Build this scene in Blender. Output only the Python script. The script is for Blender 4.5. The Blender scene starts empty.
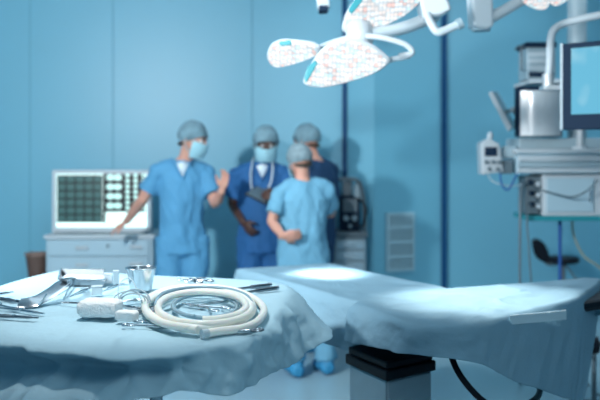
import bpy, bmesh, math, random
from mathutils import Vector, Matrix, noise, Quaternion
C = bpy.context.scene.collection
PI = math.pi
V = Vector
random.seed(4)
F = 833.0; CH = 1.5; HY = 155.0
def at(px, py, Y):                       # pixel of the 600x400 frame at distance Y -> point
    return V(((px-300)/F*Y, Y, CH-(py-HY)/F*Y))
def onz(px, py, z):                      # pixel -> point on the horizontal plane z
    return at(px, py, (CH-z)*F/(py-HY))

# ---------------------------------------------------------------- camera, world, lights
cam = bpy.data.cameras.new('camera'); co = bpy.data.objects.new('camera', cam); C.objects.link(co)
co.location = (0, 0, CH); co.rotation_euler = (PI/2, 0, 0)
cam.sensor_width = 36; cam.lens = F/600*36; cam.shift_y = -(200-HY)/600
cam.dof.use_dof = True; cam.dof.focus_distance = 2.62; cam.dof.aperture_fstop = 2.1
cam.clip_start = .05
bpy.context.scene.camera = co
w = bpy.data.worlds.new('world'); bpy.context.scene.world = w; w.use_nodes = True
w.node_tree.nodes['Background'].inputs[0].default_value = (.30, .58, .78, 1)
w.node_tree.nodes['Background'].inputs[1].default_value = .28
vs = bpy.context.scene.view_settings
vs.view_transform = 'Standard'; vs.look = 'None'; vs.gamma = 1; vs.use_curve_mapping = False; vs.exposure = 0

def light(name, kind, loc, target, energy, color=(1,1,1), size=.3, spot=60, blend=.5):
    l = bpy.data.lights.new(name, kind); l.energy = energy; l.color = color
    if kind == 'AREA': l.shape = 'DISK'; l.size = size
    else: l.shadow_soft_size = size
    if kind == 'SPOT': l.spot_size = math.radians(spot); l.spot_blend = blend
    o = bpy.data.objects.new(name, l); C.objects.link(o); o.location = loc
    o.rotation_euler = (V(target)-V(loc)).to_track_quat('-Z', 'Y').to_euler()
    return o
light('theatre_key_lamp', 'SPOT', (-1.95, 2.3, 2.3), (-.2, 7, 1.4), 545, (.95, .98, 1), .10, 115, .7)
light('theatre_rear_lamp', 'SPOT', (-.62, 1.5, 2.16), (2.3, 7.6, 1.7), 235, (.95, .98, 1), .06, 50, .5)
light('front_fill_light', 'AREA', (1.3, .3, 2.9), (.7, 3.2, .8), 24, (.75, .92, 1), 1.1)  # added fill to lift the near sheet's front, no fitting there
light('right_wall_fill_light', 'AREA', (2.3, 5.9, 3.1), (2.6, 6.4, 0), 18, (.85, .95, 1), 1.0)  # added soft fill to brighten the right wall
light('theatre_bench_lamp', 'SPOT', (-.62, 2.35, 2.85), (-.5, 2.75, 1.0), 125, (1, .98, .95), .10, 46, .8)
light('overhead_fill_light', 'AREA', (-.3, 4.6, 3.1), (-.3, 4.6, 0), 14, (.85, .95, 1), 1.6)  # added fill from above for the closed room, not a fitting

# ---------------------------------------------------------------- materials
M = {}
def mat(name, col, rough=.5, metal=0, emit=0, ecol=None, bump=0, bscale=60, var=0, vscale=4, trans=0, alpha=1, sss=0, coat=0, transl=0):
    m = bpy.data.materials.new(name); m.use_nodes = True; nt = m.node_tree
    b = nt.nodes['Principled BSDF']
    b.inputs['Base Color'].default_value = (*col, 1); b.inputs['Roughness'].default_value = rough
    b.inputs['Metallic'].default_value = metal
    if trans: b.inputs['Transmission Weight'].default_value = trans
    if alpha < 1: b.inputs['Alpha'].default_value = alpha
    if coat: b.inputs['Coat Weight'].default_value = coat
    if sss: b.inputs['Subsurface Weight'].default_value = sss; b.inputs['Subsurface Scale'].default_value = .02
    if emit: b.inputs['Emission Color'].default_value = (*(ecol or col), 1); b.inputs['Emission Strength'].default_value = emit
    tc = nt.nodes.new('ShaderNodeTexCoord')
    nz = nt.nodes.new('ShaderNodeTexNoise'); nz.inputs['Scale'].default_value = vscale; nz.inputs['Detail'].default_value = 3
    nt.links.new(tc.outputs['Object'], nz.inputs['Vector'])
    mx = nt.nodes.new('ShaderNodeMixRGB'); v = var or .04
    mx.inputs[1].default_value = (*[c*(1-v) for c in col], 1); mx.inputs[2].default_value = (*[min(1, c*(1+v)) for c in col], 1)
    nt.links.new(nz.outputs['Fac'], mx.inputs[0]); nt.links.new(mx.outputs[0], b.inputs['Base Color'])
    if bump:
        n2 = nt.nodes.new('ShaderNodeTexNoise'); n2.inputs['Scale'].default_value = bscale; n2.inputs['Detail'].default_value = 4
        nt.links.new(tc.outputs['Object'], n2.inputs['Vector'])
        bp = nt.nodes.new('ShaderNodeBump'); bp.inputs['Strength'].default_value = bump; bp.inputs['Distance'].default_value = .01
        nt.links.new(n2.outputs['Fac'], bp.inputs['Height']); nt.links.new(bp.outputs[0], b.inputs['Normal'])
    if transl:
        t = nt.nodes.new('ShaderNodeBsdfTranslucent'); t.inputs[0].default_value = (*col, 1)
        ms = nt.nodes.new('ShaderNodeMixShader'); ms.inputs[0].default_value = transl
        out = nt.nodes['Material Output']
        nt.links.new(b.outputs[0], ms.inputs[1]); nt.links.new(t.outputs[0], ms.inputs[2]); nt.links.new(ms.outputs[0], out.inputs[0])
    if name in ('navy', 'strip', 'black'): b.inputs['Specular IOR Level'].default_value = .15
    M[name] = m; return m
mat('wall', (.155, .45, .60), .42, var=.04, vscale=.8)
mat('wall_light', (.165, .455, .60), .42, var=.04, vscale=.8)
mat('strip', (.006, .06, .16), .4)
mat('seam', (.11, .36, .49), .5)
mat('floor', (.32, .50, .58), .3, var=.08, vscale=2)
mat('ceiling', (.5, .62, .68), .7)
mat('white', (.47, .56, .61), .4)
mat('white_gloss', (.46, .53, .57), .25, coat=.3)
mat('grey', (.30, .42, .48), .4)
mat('cabinet', (.36, .53, .62), .4)
mat('grey_dark', (.10, .15, .18), .45)
mat('black', (.008, .012, .018), .4)
mat('navy', (.006, .022, .05), .65)
mat('steel', (.62, .68, .72), .22, metal=1)
mat('steel_dark', (.25, .29, .32), .25, metal=1)
mat('brushed', (.42, .47, .50), .4, metal=.85, var=.08, vscale=12)
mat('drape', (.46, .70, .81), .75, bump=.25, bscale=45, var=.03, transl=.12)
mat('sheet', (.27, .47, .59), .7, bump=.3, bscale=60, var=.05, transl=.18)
mat('tape', (.62, .78, .85), .5)
mat('scrub_light', (.085, .31, .53), .8, bump=.3, bscale=30, var=.05)
mat('scrub_pale', (.15, .40, .57), .8, bump=.3, bscale=30, var=.05)
mat('scrub_dark', (.014, .11, .30), .8, bump=.3, bscale=30, var=.05)
mat('scrub_navy', (.008, .05, .13), .8, bump=.3, bscale=30, var=.05)
mat('cap', (.15, .27, .33), .8, bump=.6, bscale=30, var=.55, vscale=22)
mat('cap_pale', (.20, .29, .33), .8, bump=.6, bscale=30, var=.6, vscale=22)
mat('mask', (.32, .60, .70), .75)
mat('shoe_cover', (.04, .30, .55), .6, bump=.5, bscale=30)
mat('skin_fair', (.62, .33, .25), .5, sss=.1)
mat('skin_dark', (.065, .028, .02), .45)
mat('undershirt', (.62, .74, .80), .8)
mat('eye_white', (.7, .7, .7), .2)
mat('eye_dark', (.02, .015, .01), .2)
mat('hair', (.05, .035, .025), .6)
mat('brown', (.13, .085, .07), .5, var=.2, vscale=10)
mat('brown_rim', (.30, .20, .16), .5)
mat('tube_cream', (.93, .92, .84), .3, sss=.2)
mat('tube_grey', (.28, .42, .50), .2)
mat('tube_clear', (.55, .68, .74), .12, alpha=.75)
mat('gauze', (.88, .92, .93), .95, bump=.6, bscale=160)
mat('clear_box', (.60, .74, .80), .1, alpha=.8)
mat('blue_hose', (.01, .08, .30), .4)
mat('hose_yellow', (.45, .48, .38), .5)
mat('teal', (.02, .25, .30), .35)
mat('lightbox', (.8, 1, .96), .4, emit=.95, ecol=(.70, 1, .93))
mat('film_dark', (.004, .012, .016), .3)
mat('film_grey', (.02, .07, .075), .3, emit=.13, ecol=(.25, .62, .60))  # emission stands in for the viewer's backlight coming through the film
mat('film_image', (.3, .45, .45), .3, emit=.8, ecol=(.55, .95, .88))  # clear film parts glow by themselves in place of the backlight
mat('film_dim', (.1, .2, .2), .3, emit=.12, ecol=(.4, .9, .85))
mat('vent_dark', (.04, .10, .15), .6)
mat('vent_frame', (.34, .55, .64), .5)

def led_mat():
    m = bpy.data.materials.new('led_lens'); m.use_nodes = True; nt = m.node_tree; b = nt.nodes['Principled BSDF']
    tc = nt.nodes.new('ShaderNodeTexCoord')
    vo = nt.nodes.new('ShaderNodeTexVoronoi'); vo.inputs['Scale'].default_value = 52
    if 'Randomness' in vo.inputs: vo.inputs['Randomness'].default_value = .35
    nt.links.new(tc.outputs['Object'], vo.inputs['Vector'])
    r = nt.nodes.new('ShaderNodeValToRGB'); r.color_ramp.elements[0].color = (1, 1, 1, 1); r.color_ramp.elements[0].position = .30
    r.color_ramp.elements[1].color = (.56, .66, .72, 1); r.color_ramp.elements[1].position = .62
    nt.links.new(vo.outputs['Distance'], r.inputs[0])
    sp = nt.nodes.new('ShaderNodeSeparateColor'); nt.links.new(vo.outputs['Color'], sp.inputs[0])
    r2 = nt.nodes.new('ShaderNodeValToRGB'); r2.color_ramp.interpolation = 'CONSTANT'
    e = r2.color_ramp.elements; e[0].color = (.98, .88, .84, 1); e[1].position = .35; e[1].color = (1, 1, 1, 1)
    a = e.new(.76); a.color = (1, .66, .60, 1); a = e.new(.86); a.color = (.72, .95, 1, 1)
    nt.links.new(sp.outputs[0], r2.inputs[0])
    mx = nt.nodes.new('ShaderNodeMixRGB'); mx.blend_type = 'MULTIPLY'; mx.inputs[0].default_value = 1
    nt.links.new(r.outputs[0], mx.inputs[1]); nt.links.new(r2.outputs[0], mx.inputs[2])
    nt.links.new(mx.outputs[0], b.inputs['Emission Color']); b.inputs['Emission Strength'].default_value = 1.0
    b.inputs['Base Color'].default_value = (.12, .12, .12, 1); M['led_lens'] = m
led_mat()
def screen_mat():
    m = bpy.data.materials.new('screen'); m.use_nodes = True; nt = m.node_tree; b = nt.nodes['Principled BSDF']
    tc = nt.nodes.new('ShaderNodeTexCoord'); nz = nt.nodes.new('ShaderNodeTexNoise'); nz.inputs['Scale'].default_value = 4.5
    nt.links.new(tc.outputs['Object'], nz.inputs['Vector'])
    r = nt.nodes.new('ShaderNodeValToRGB'); e = r.color_ramp.elements
    e[0].position = .5; e[0].color = (.13, .50, .72, 1); e[1].position = .72; e[1].color = (.45, .76, .88, 1)
    nt.links.new(nz.outputs['Fac'], r.inputs[0]); nt.links.new(r.outputs[0], b.inputs['Emission Color'])
    b.inputs['Specular IOR Level'].default_value = .12; b.inputs['Emission Strength'].default_value = .85; b.inputs['Base Color'].default_value = (.02, .05, .06, 1); b.inputs['Roughness'].default_value = .6
    M['screen'] = m
screen_mat()

# ---------------------------------------------------------------- helpers
def wloc(o):
    p = V((0, 0, 0))
    while o is not None: p += o.location; o = o.parent
    return p
def obj(name, bm, m, parent=None, smooth=True, world=True, bevel=0, label=None, auto=True):
    if world and parent is not None: bmesh.ops.translate(bm, vec=-wloc(parent), verts=bm.verts)
    me = bpy.data.meshes.new(name); bm.to_mesh(me); bm.free()
    o = bpy.data.objects.new(name, me); C.objects.link(o)
    if isinstance(m, str): m = [m]
    for k in m: me.materials.append(M[k])
    if parent is not None: o.parent = parent
    if smooth:
        for p in me.polygons: p.use_smooth = True
        if auto:
            try: me.set_sharp_from_angle(angle=math.radians(38))
            except Exception: pass
    if bevel:
        bv = o.modifiers.new('bevel', 'BEVEL'); bv.width = bevel; bv.segments = 2; bv.limit_method = 'ANGLE'
    if label: o['label'] = label
    return o
def thing(name, label, cat, loc=(0,0,0), rot=(0,0,0), group=None):
    o = bpy.data.objects.new(name, None); C.objects.link(o); o.empty_display_size = .1
    o.location = loc; o.rotation_euler = rot; o['label'] = label; o['category'] = cat
    if group: o['group'] = group
    return o
def tag(o, label, cat, group=None, kind=None):
    if kind: o['kind'] = kind
    if label: o['label'] = label; o['category'] = cat
    if group: o['group'] = group
    return o
def struct(name, bm, m, smooth=False):
    o = obj(name, bm, m, None, smooth); o['kind'] = 'structure'; return o
def origin_to(o, p):                    # move the origin of a top-level mesh without moving the mesh
    p = V(p); o.data.transform(Matrix.Translation(-p)); o.location = p; return o
def NB(): return bmesh.new()
def box(bm, lo, hi, mtx=None, mi=0):
    x0, y0, z0 = lo; x1, y1, z1 = hi
    vs = [bm.verts.new(p) for p in ((x0,y0,z0),(x1,y0,z0),(x1,y1,z0),(x0,y1,z0),(x0,y0,z1),(x1,y0,z1),(x1,y1,z1),(x0,y1,z1))]
    for f in ((3,2,1,0),(4,5,6,7),(0,1,5,4),(1,2,6,5),(2,3,7,6),(3,0,4,7)):
        bm.faces.new([vs[i] for i in f]).material_index = mi
    if mtx: bmesh.ops.transform(bm, matrix=mtx, verts=vs)
    return vs
def cbox(bm, c, s, rot=0, mi=0):
    return box(bm, [-a/2 for a in s], [a/2 for a in s], Matrix.Translation(c) @ Matrix.Rotation(rot, 4, 'Z'), mi)
def catmull(pts, n, closed=False):
    pts = [V(p) for p in pts]; N = len(pts); out = []
    segs = N if closed else N-1
    for i in range(segs):
        if closed: a, b, c, d = (pts[(i+k-1) % N] for k in range(4))
        else: a = pts[max(i-1, 0)]; b = pts[i]; c = pts[i+1]; d = pts[min(i+2, N-1)]
        for k in range(n):
            t = k/n
            out.append(.5*((2*b)+(c-a)*t+(2*a-5*b+4*c-d)*t*t+(3*b-a-3*c+d)*t**3))
    if not closed: out.append(pts[-1])
    return out
def tube(bm, pts, r, segs=10, closed=False, flat=1.0, up=None, cap=True, mi=0):
    """swept tube; r is a number or a list of (rx, ry) or numbers; flat squashes across"""
    pts = [V(p) for p in pts]; n = len(pts); rings = []; prev = None
    for i, p in enumerate(pts):
        if closed: t = pts[(i+1) % n]-pts[i-1]
        else: t = pts[min(i+1, n-1)]-pts[max(i-1, 0)]
        t = t.normalized() if t.length > 1e-9 else V((0, 0, 1))
        if up is not None: s = t.cross(V(up)); s = s.normalized() if s.length > 1e-4 else V((1, 0, 0))
        elif prev is None:
            s = t.cross(V((0, 0, 1))); s = s.normalized() if s.length > .05 else t.cross(V((1, 0, 0))).normalized()
        else: s = (prev-t*prev.dot(t)).normalized()
        prev = s; u = s.cross(t).normalized()
        rr = r[i] if isinstance(r, (list, tuple)) else r
        rx, ry = rr if isinstance(rr, (list, tuple)) else (rr, rr*flat)
        rings.append([bm.verts.new(p+s*rx*math.cos(2*PI*k/segs)+u*ry*math.sin(2*PI*k/segs)) for k in range(segs)])
    m = n if closed else n-1
    for i in range(m):
        A, B = rings[i], rings[(i+1) % n]
        for k in range(segs): bm.faces.new((A[k], A[(k+1) % segs], B[(k+1) % segs], B[k])).material_index = mi
    if cap and not closed:
        bm.faces.new(list(reversed(rings[0]))).material_index = mi; bm.faces.new(rings[-1]).material_index = mi
    return rings
def cyl(bm, a, b, r, segs=16, r2=None): return tube(bm, [a, b], [r, r2 if r2 is not None else r], segs)
def lathe(bm, prof, c=(0,0,0), segs=32, mtx=None):
    rings = []; nv = []
    for r, z in prof:
        ring = [bm.verts.new((c[0]+r*math.cos(2*PI*k/segs), c[1]+r*math.sin(2*PI*k/segs), c[2]+z)) for k in range(segs)]
        rings.append(ring); nv += ring
    for A, B in zip(rings, rings[1:]):
        for k in range(segs): bm.faces.new((A[k], A[(k+1) % segs], B[(k+1) % segs], B[k]))
    bm.faces.new(list(reversed(rings[0]))); bm.faces.new(rings[-1])
    if mtx: bmesh.ops.transform(bm, matrix=mtx, verts=nv)
def ball(bm, c, r, mtx=None, seg=20):
    s = bmesh.ops.create_uvsphere(bm, u_segments=seg, v_segments=seg*2//3, radius=1)
    r = r if isinstance(r, (tuple, list)) else (r, r, r)
    bmesh.ops.transform(bm, matrix=Matrix.Translation(c) @ (mtx or Matrix()) @ Matrix.Diagonal((*r, 1)), verts=s['verts'])
    return s['verts']
def prism(bm, pts, off):
    """solid from a planar outline extruded by the vector off; returns the outline face"""
    a = [bm.verts.new(p) for p in pts]; b = [bm.verts.new(V(p)+V(off)) for p in pts]; n = len(pts)
    f = bm.faces.new(a); bm.faces.new(list(reversed(b)))
    for i in range(n): bm.faces.new((a[i], b[i], b[(i+1) % n], a[(i+1) % n]))
    bmesh.ops.recalc_face_normals(bm, faces=bm.faces)
    return f
def fbm(p, o=3):
    return noise.fractal(V(p), 1.0, 2.0, o)

def remesh(bm, vox, smooth=2, disp=None):
    """fuse overlapping closed shells to one continuous surface"""
    me = bpy.data.meshes.new('tmp'); bmesh.ops.recalc_face_normals(bm, faces=bm.faces); bm.to_mesh(me); bm.free()
    o = bpy.data.objects.new('tmp', me); C.objects.link(o)
    r = o.modifiers.new('r', 'REMESH'); r.mode = 'VOXEL'; r.voxel_size = vox
    if smooth:
        s = o.modifiers.new('s', 'SMOOTH'); s.factor = .5; s.iterations = smooth
    dg = bpy.context.evaluated_depsgraph_get(); dg.update()
    ev = o.evaluated_get(dg); m2 = bpy.data.meshes.new_from_object(ev)
    b = bmesh.new(); b.from_mesh(m2)
    bpy.data.objects.remove(o); bpy.data.meshes.remove(me); bpy.data.meshes.remove(m2)
    if disp:
        b.normal_update()
        nrm = [v.normal.copy() for v in b.verts]
        for v, n in zip(b.verts, nrm): v.co += n*disp(v.co)
    return b

# ---------------------------------------------------------------- the setting
b = NB(); box(b, (-5, -2.5, -.1), (5.5, 9, 0)); struct('floor', b, 'floor')
b = NB(); box(b, (-5, 0.6, 3.2), (5.5, 9, 3.3)); struct('ceiling', b, 'ceiling')
def wallseg(name, pts, m, th=.1):
    b = NB()
    for (a, c) in zip(pts, pts[1:]):
        a = V((*a, 0)); c = V((*c, 0)); d = (c-a).normalized(); n = V((-d.y, d.x, 0))*th
        e = d*0.0
        vs_ = [bb + V((0, 0, z)) for z in (0, 3.2) for bb in (a-e, c+e, c+e+n, a-e+n)]
        v = [b.verts.new(p) for p in vs_]
        for f in ((3,2,1,0),(4,5,6,7),(0,1,5,4),(1,2,6,5),(2,3,7,6),(3,0,4,7)): b.faces.new([v[i] for i in f])
    return struct(name, b, m)
X = lambda px, Y: (px-300)/F*Y
wallseg('wall_back', [(-4.2, 7.15), (X(345, 7.15), 7.15)], 'wall')
wallseg('wall_center', [(X(345, 7.15), 7.15), (X(374, 7.02), 7.02), (X(444, 7.3), 7.3)], 'wall')
wallseg('wall_right', [(X(444, 7.3), 7.3), (X(690, 8.1), 8.1), (4.6, 8.1)], 'wall_light')
wallseg('wall_left', [(-4.2, -1), (-4.2, 7.15)], 'wall')
wallseg('wall_side', [(4.6, 8.1), (4.6, -1)], 'wall')
def strip(n, px, Y, wpx, m='strip', d=.02):
    b = NB(); wd = wpx/F*Y
    box(b, (X(px, Y)-wd/2, Y-d, 0), (X(px, Y)+wd/2, Y+.03, 3.2)); struct('trim_%d' % n, b, m)
strip(1, 344.5, 7.14, 4.6); strip(2, 444, 7.28, 5)
strip(3, 252, 7.15, 1.4, 'seam', .004); strip(4, 113, 7.15, 1.4, 'seam', .004)
strip(5, 30, 7.15, 1.2, 'seam', .004)
b = NB(); box(b, (-4.2, 7.1, 0), (X(342, 7.15), 7.15, .1)); struct('baseboard_back', b, 'seam')

# wall vent
vt = thing('vent_grille', 'rectangular slotted vent grille low on the blue wall between dark blue strips', 'vent', at(402, 272, 7.1))
Yv = 7.06; p0 = at(386, 272, Yv); p1 = at(418, 213, Yv)
def vent_m(): return Matrix.Translation((p0.x, Yv+.05, 0)) @ Matrix.Rotation(.19+.22, 4, 'Z')
vw = p1.x-p0.x; b = NB(); mt = Matrix.Translation((p0.x, 7.06, 0)) @ Matrix.Rotation(math.atan2(.28, X(444, 7.3)-X(374, 7.02)), 4, 'Z')
box(b, (0, 0, p0.z), (vw, .012, p1.z), mt); obj('backing', b, 'vent_dark', vt, False)
b = NB(); z0, z1 = p0.z, p1.z; fw = .022
for lo, hi in (((0, -.02, z0), (fw, .01, z1)), ((vw-fw, -.02, z0), (vw, .01, z1)), ((fw, -.02, z0), (vw-fw, .01, z0+fw)), ((fw, -.02, z1-fw), (vw-fw, .01, z1))): box(b, lo, hi, mt)
for k in (1, 2, 3):
    zz = z0+(z1-z0)*k/4; box(b, (fw, -.018, zz-.012), (vw-fw, .01, zz+.012), mt)
obj('frame', b, 'vent_frame', vt, False)
b = NB()
for k in range(1, 16):
    xx = fw+(vw-2*fw)*k/16; box(b, (xx-.003, -.012, z0+fw), (xx+.003, .008, z1-fw), mt)
obj('slats', b, 'vent_frame', vt, False)

# ---------------------------------------------------------------- drawer cabinet and x-ray viewer
def drawer_handle(parent, px, py, Y, wpx=13):
    b = NB(); c = at(px, py, Y); hw = wpx/2/F*Y
    tube(b, [c+V((-hw, .025, 0)), c+V((-hw*.85, -.008, 0)), c+V((hw*.85, -.008, 0)), c+V((hw, .025, 0))], .012, 8)
    return obj('handle', b, 'white_gloss', parent)
Yc = 6.5; cl = X(46, Yc); cr = X(153, Yc)
cab = thing('drawer_cabinet', 'pale blue grey drawer cabinet against the wall under the lit viewer', 'cabinet', ((cl+cr)/2, Yc+.25, 0))
zt = at(0, 235, Yc).z
b = NB(); box(b, (cl, Yc, .06), (cr, Yc+.5, zt-.03)); obj('body', b, 'cabinet', cab, False, bevel=.008)
b = NB(); box(b, (cl-.015, Yc-.02, zt-.03), (cr+.015, Yc+.52, zt)); obj('top', b, 'white', cab, False, bevel=.006)
b = NB(); box(b, (cl+.03, Yc+.03, 0), (cr-.03, Yc+.48, .06)); obj('plinth', b, 'grey_dark', cab, False)
ys = [239.5, 256.5, 275, 300, 331]
for i in range(4):
    za = at(0, ys[i]+.8, Yc).z; zb = at(0, ys[i+1]-.8, Yc).z
    b = NB(); box(b, (cl+.03, Yc-.018, zb), (cr-.03, Yc+.002, za)); d = obj('drawer', b, 'cabinet', cab, False, bevel=.005)
    yy = [248, 265, 284, 312][i]
    drawer_handle(d, 82, yy, Yc-.02); drawer_handle(d, 136, yy-1, Yc-.02)
    if i == 0:
        b = NB(); c = at(108, 246, Yc-.02); cyl(b, c, c+V((0, -.012, 0)), .012); obj('lock', b, 'grey_dark', d)
# viewer
Yx = 6.62
vb = thing('film_viewer', 'white framed illuminated viewer standing on the drawer cabinet', 'light box', at(101, 235, Yx))
A = at(52.5, 233.5, Yx); B_ = at(151, 170, Yx); A.z = zt+.002
b = NB(); box(b, (A.x, Yx, A.z), (B_.x, Yx+.1, B_.z)); obj('housing', b, 'white', vb, False, bevel=.01)
fr = .032
b = NB()
for lo, hi in (((A.x, Yx-.015, A.z), (A.x+fr, Yx+.01, B_.z)), ((B_.x-fr, Yx-.015, A.z), (B_.x, Yx+.01, B_.z)), ((A.x+fr, Yx-.015, A.z), (B_.x-fr, Yx+.01, A.z+.05)), ((A.x+fr, Yx-.015, B_.z-.03), (B_.x-fr, Yx+.01, B_.z))): box(b, lo, hi)
obj('frame', b, 'white', vb, False, bevel=.004)
b = NB(); box(b, (A.x+fr, Yx-.006, A.z+.05), (B_.x-fr, Yx-.001, B_.z-.03)); obj('light_panel', b, 'lightbox', vb, False)
b = NB(); box(b, (A.x+.02, Yx-.02, A.z), (B_.x-.02, Yx-.014, A.z+.012)); obj('base_strip', b, 'grey_dark', vb, False)
# film with a dim grid
fl = thing('radiograph_film', 'dim green grey film with a grid of small scans, left film on the viewer', 'film', at(79, 222, Yx-.012))
q0 = at(57, 222.5, Yx-.012); q1 = at(102.5, 175, Yx-.012)
b = NB(); box(b, (q0.x, Yx-.0115, q0.z), (q1.x, Yx-.009, q1.z)); obj('sheet', b, 'film_dark', fl, False)
b = NB(); nx, nz = 5, 6
for i in range(nx):
    for j in range(nz):
        x0 = q0.x+(q1.x-q0.x)*(i+.08)/nx; x1 = q0.x+(q1.x-q0.x)*(i+.92)/nx
        z0_ = q0.z+(q1.z-q0.z)*(j+.1)/nz; z1_ = q0.z+(q1.z-q0.z)*(j+.9)/nz
        box(b, (x0, Yx-.0125, z0_), (x1, Yx-.0115, z1_), mi=0)
        ball(b, ((x0+x1)/2, Yx-.0128, (z0_+z1_)/2), ((x1-x0)*.3, .0006, (z1_-z0_)*.36), seg=12)
o = obj('scan_grid', b, 'film_grey', fl, False)
fl = thing('radiograph_film', 'black film with four columns of bright white scans, right film on the viewer', 'film', at(124, 213, Yx-.012))
q0 = at(103, 212, Yx-.012); q1 = at(145, 172.5, Yx-.012)
b = NB(); box(b, (q0.x, Yx-.0115, q0.z), (q1.x, Yx-.009, q1.z)); obj('sheet', b, 'film_dark', fl, False)
q2 = at(103, 223, Yx-.012); b2 = NB(); box(b2, (q2.x, Yx-.0115, q2.z), (at(106, 0, Yx).x, Yx-.009, q0.z))
obj('sheet_corner', b2, 'film_dark', fl, False)
b = NB()
for j in range(4):
    py = 177.5+j*9.4
    for dx in (-3.8, 3.8):
        c = at(114+dx, py, Yx-.0125); ball(b, c, (4.0/F*Yx, .001, 3.2/F*Yx), seg=12)
    c = at(114, py, Yx-.0125); box(b, (c.x-.03, c.y-.001, c.z-.012), (c.x+.03, c.y+.001, c.z+.012))
obj('scan_column', b, 'film_image', fl, True)
for cx_ in (127.5, 135.5, 143):
    b = NB()
    for j in range(7):
        c = at(cx_, 175.5+j*5.4, Yx-.0125); ball(b, c, (2.1/F*Yx if cx_ < 143 else 1.3/F*Yx, .001, 2.2/F*Yx), seg=12)
    obj('scan_column', b, 'film_image', fl, True)

# brown bin on a dark step stool
st = thing('small_stand', 'dark low stand left of the drawer cabinet holding the brown bin', 'stand', (X(36, 6.6), 6.7, 0))
sz = at(0, 281, 6.6).z; sx = X(33, 6.6)
b = NB(); box(b, (sx-.095, 6.58, sz-.04), (sx+.095, 6.84, sz)); obj('top', b, 'grey_dark', st, False, bevel=.01)
for dx in (-.078, .078):
    for dy in (6.6, 6.82):
        b = NB(); cyl(b, (sx+dx, dy, 0), (sx+dx, dy, sz-.04), .014); obj('leg', b, 'grey_dark', st)
bn = thing('waste_bin', 'small tapered brown bin beside the drawer cabinet', 'bin', (sx, 6.71, sz))
b = NB(); hb = at(0, 255.5, 6.6).z-sz
lathe(b, [(.065, 0), (.07, .01), (.092, hb-.02), (.095, hb), (.085, hb), (.082, hb-.04), (.05, .02), (.01, .015)], (sx, 6.71, sz+.001), 28); obj('body', b, 'brown', bn)
b = NB(); tube(b, [V((sx+.096*math.cos(a), 6.71+.096*math.sin(a), sz+hb)) for a in [2*PI*k/28 for k in range(28)]], .009, 8, True); obj('rim', b, 'brown_rim', bn)

# ---------------------------------------------------------------- people
def frame(fwd, up=(0, 0, 1)):
    f = V(fwd).normalized(); u = V(up); r = f.cross(u).normalized(); u = r.cross(f).normalized()
    return Matrix(((r.x, f.x, u.x), (r.y, f.y, u.y), (r.z, f.z, u.z))).to_4x4()      # local x right hand, y forward, z up
def add_hand(bm, wr, d, pn, side, curl=.4, spread=.12, s=1.0):
    """wr wrist, d direction of the hand, pn palm normal (fingers curl that way), side +1: thumb along d x pn"""
    d = V(d).normalized(); pn = V(pn); pn = (pn-d*pn.dot(d)).normalized(); a = d.cross(pn)*side    # a towards the thumb
    wr = V(wr)
    tube(bm, [wr-d*.03, wr+d*.01, wr+d*.045*s, wr+d*.082*s, wr+d*.092*s], [(.023, .018), (.027, .017), (.040, .016), (.041, .013), (.034, .009)], 12, up=pn)
    for k, (off, ln) in enumerate(((.028, .070), (.0095, .080), (-.0095, .074), (-.028, .058))):
        base = wr+d*.078*s+a*off*s; dr = (d+a*spread*(off/.028)).normalized(); p = [base-dr*.02, base]; ang = 0
        for j, fr_ in enumerate((.45, .32, .23)):
            ang += curl*(.7+.35*j)
            dd = (dr*math.cos(ang)+pn*math.sin(ang)).normalized(); p.append(p[-1]+dd*ln*fr_*s)
        tube(bm, p, [.0085, .0092, .0085, .0078, .006], 8)
    tb = wr+d*.02*s+a*.02*s
    t1 = (d*.55+a*.75+pn*.25).normalized(); t2 = (d*.9+a*.35+pn*(.25+curl*.4)).normalized()
    tube(bm, [tb, tb+t1*.035*s, tb+t1*.035*s+t2*.03*s, tb+t1*.035*s+t2*.055*s], [.013, .012, .0100, .0075], 8)
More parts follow.
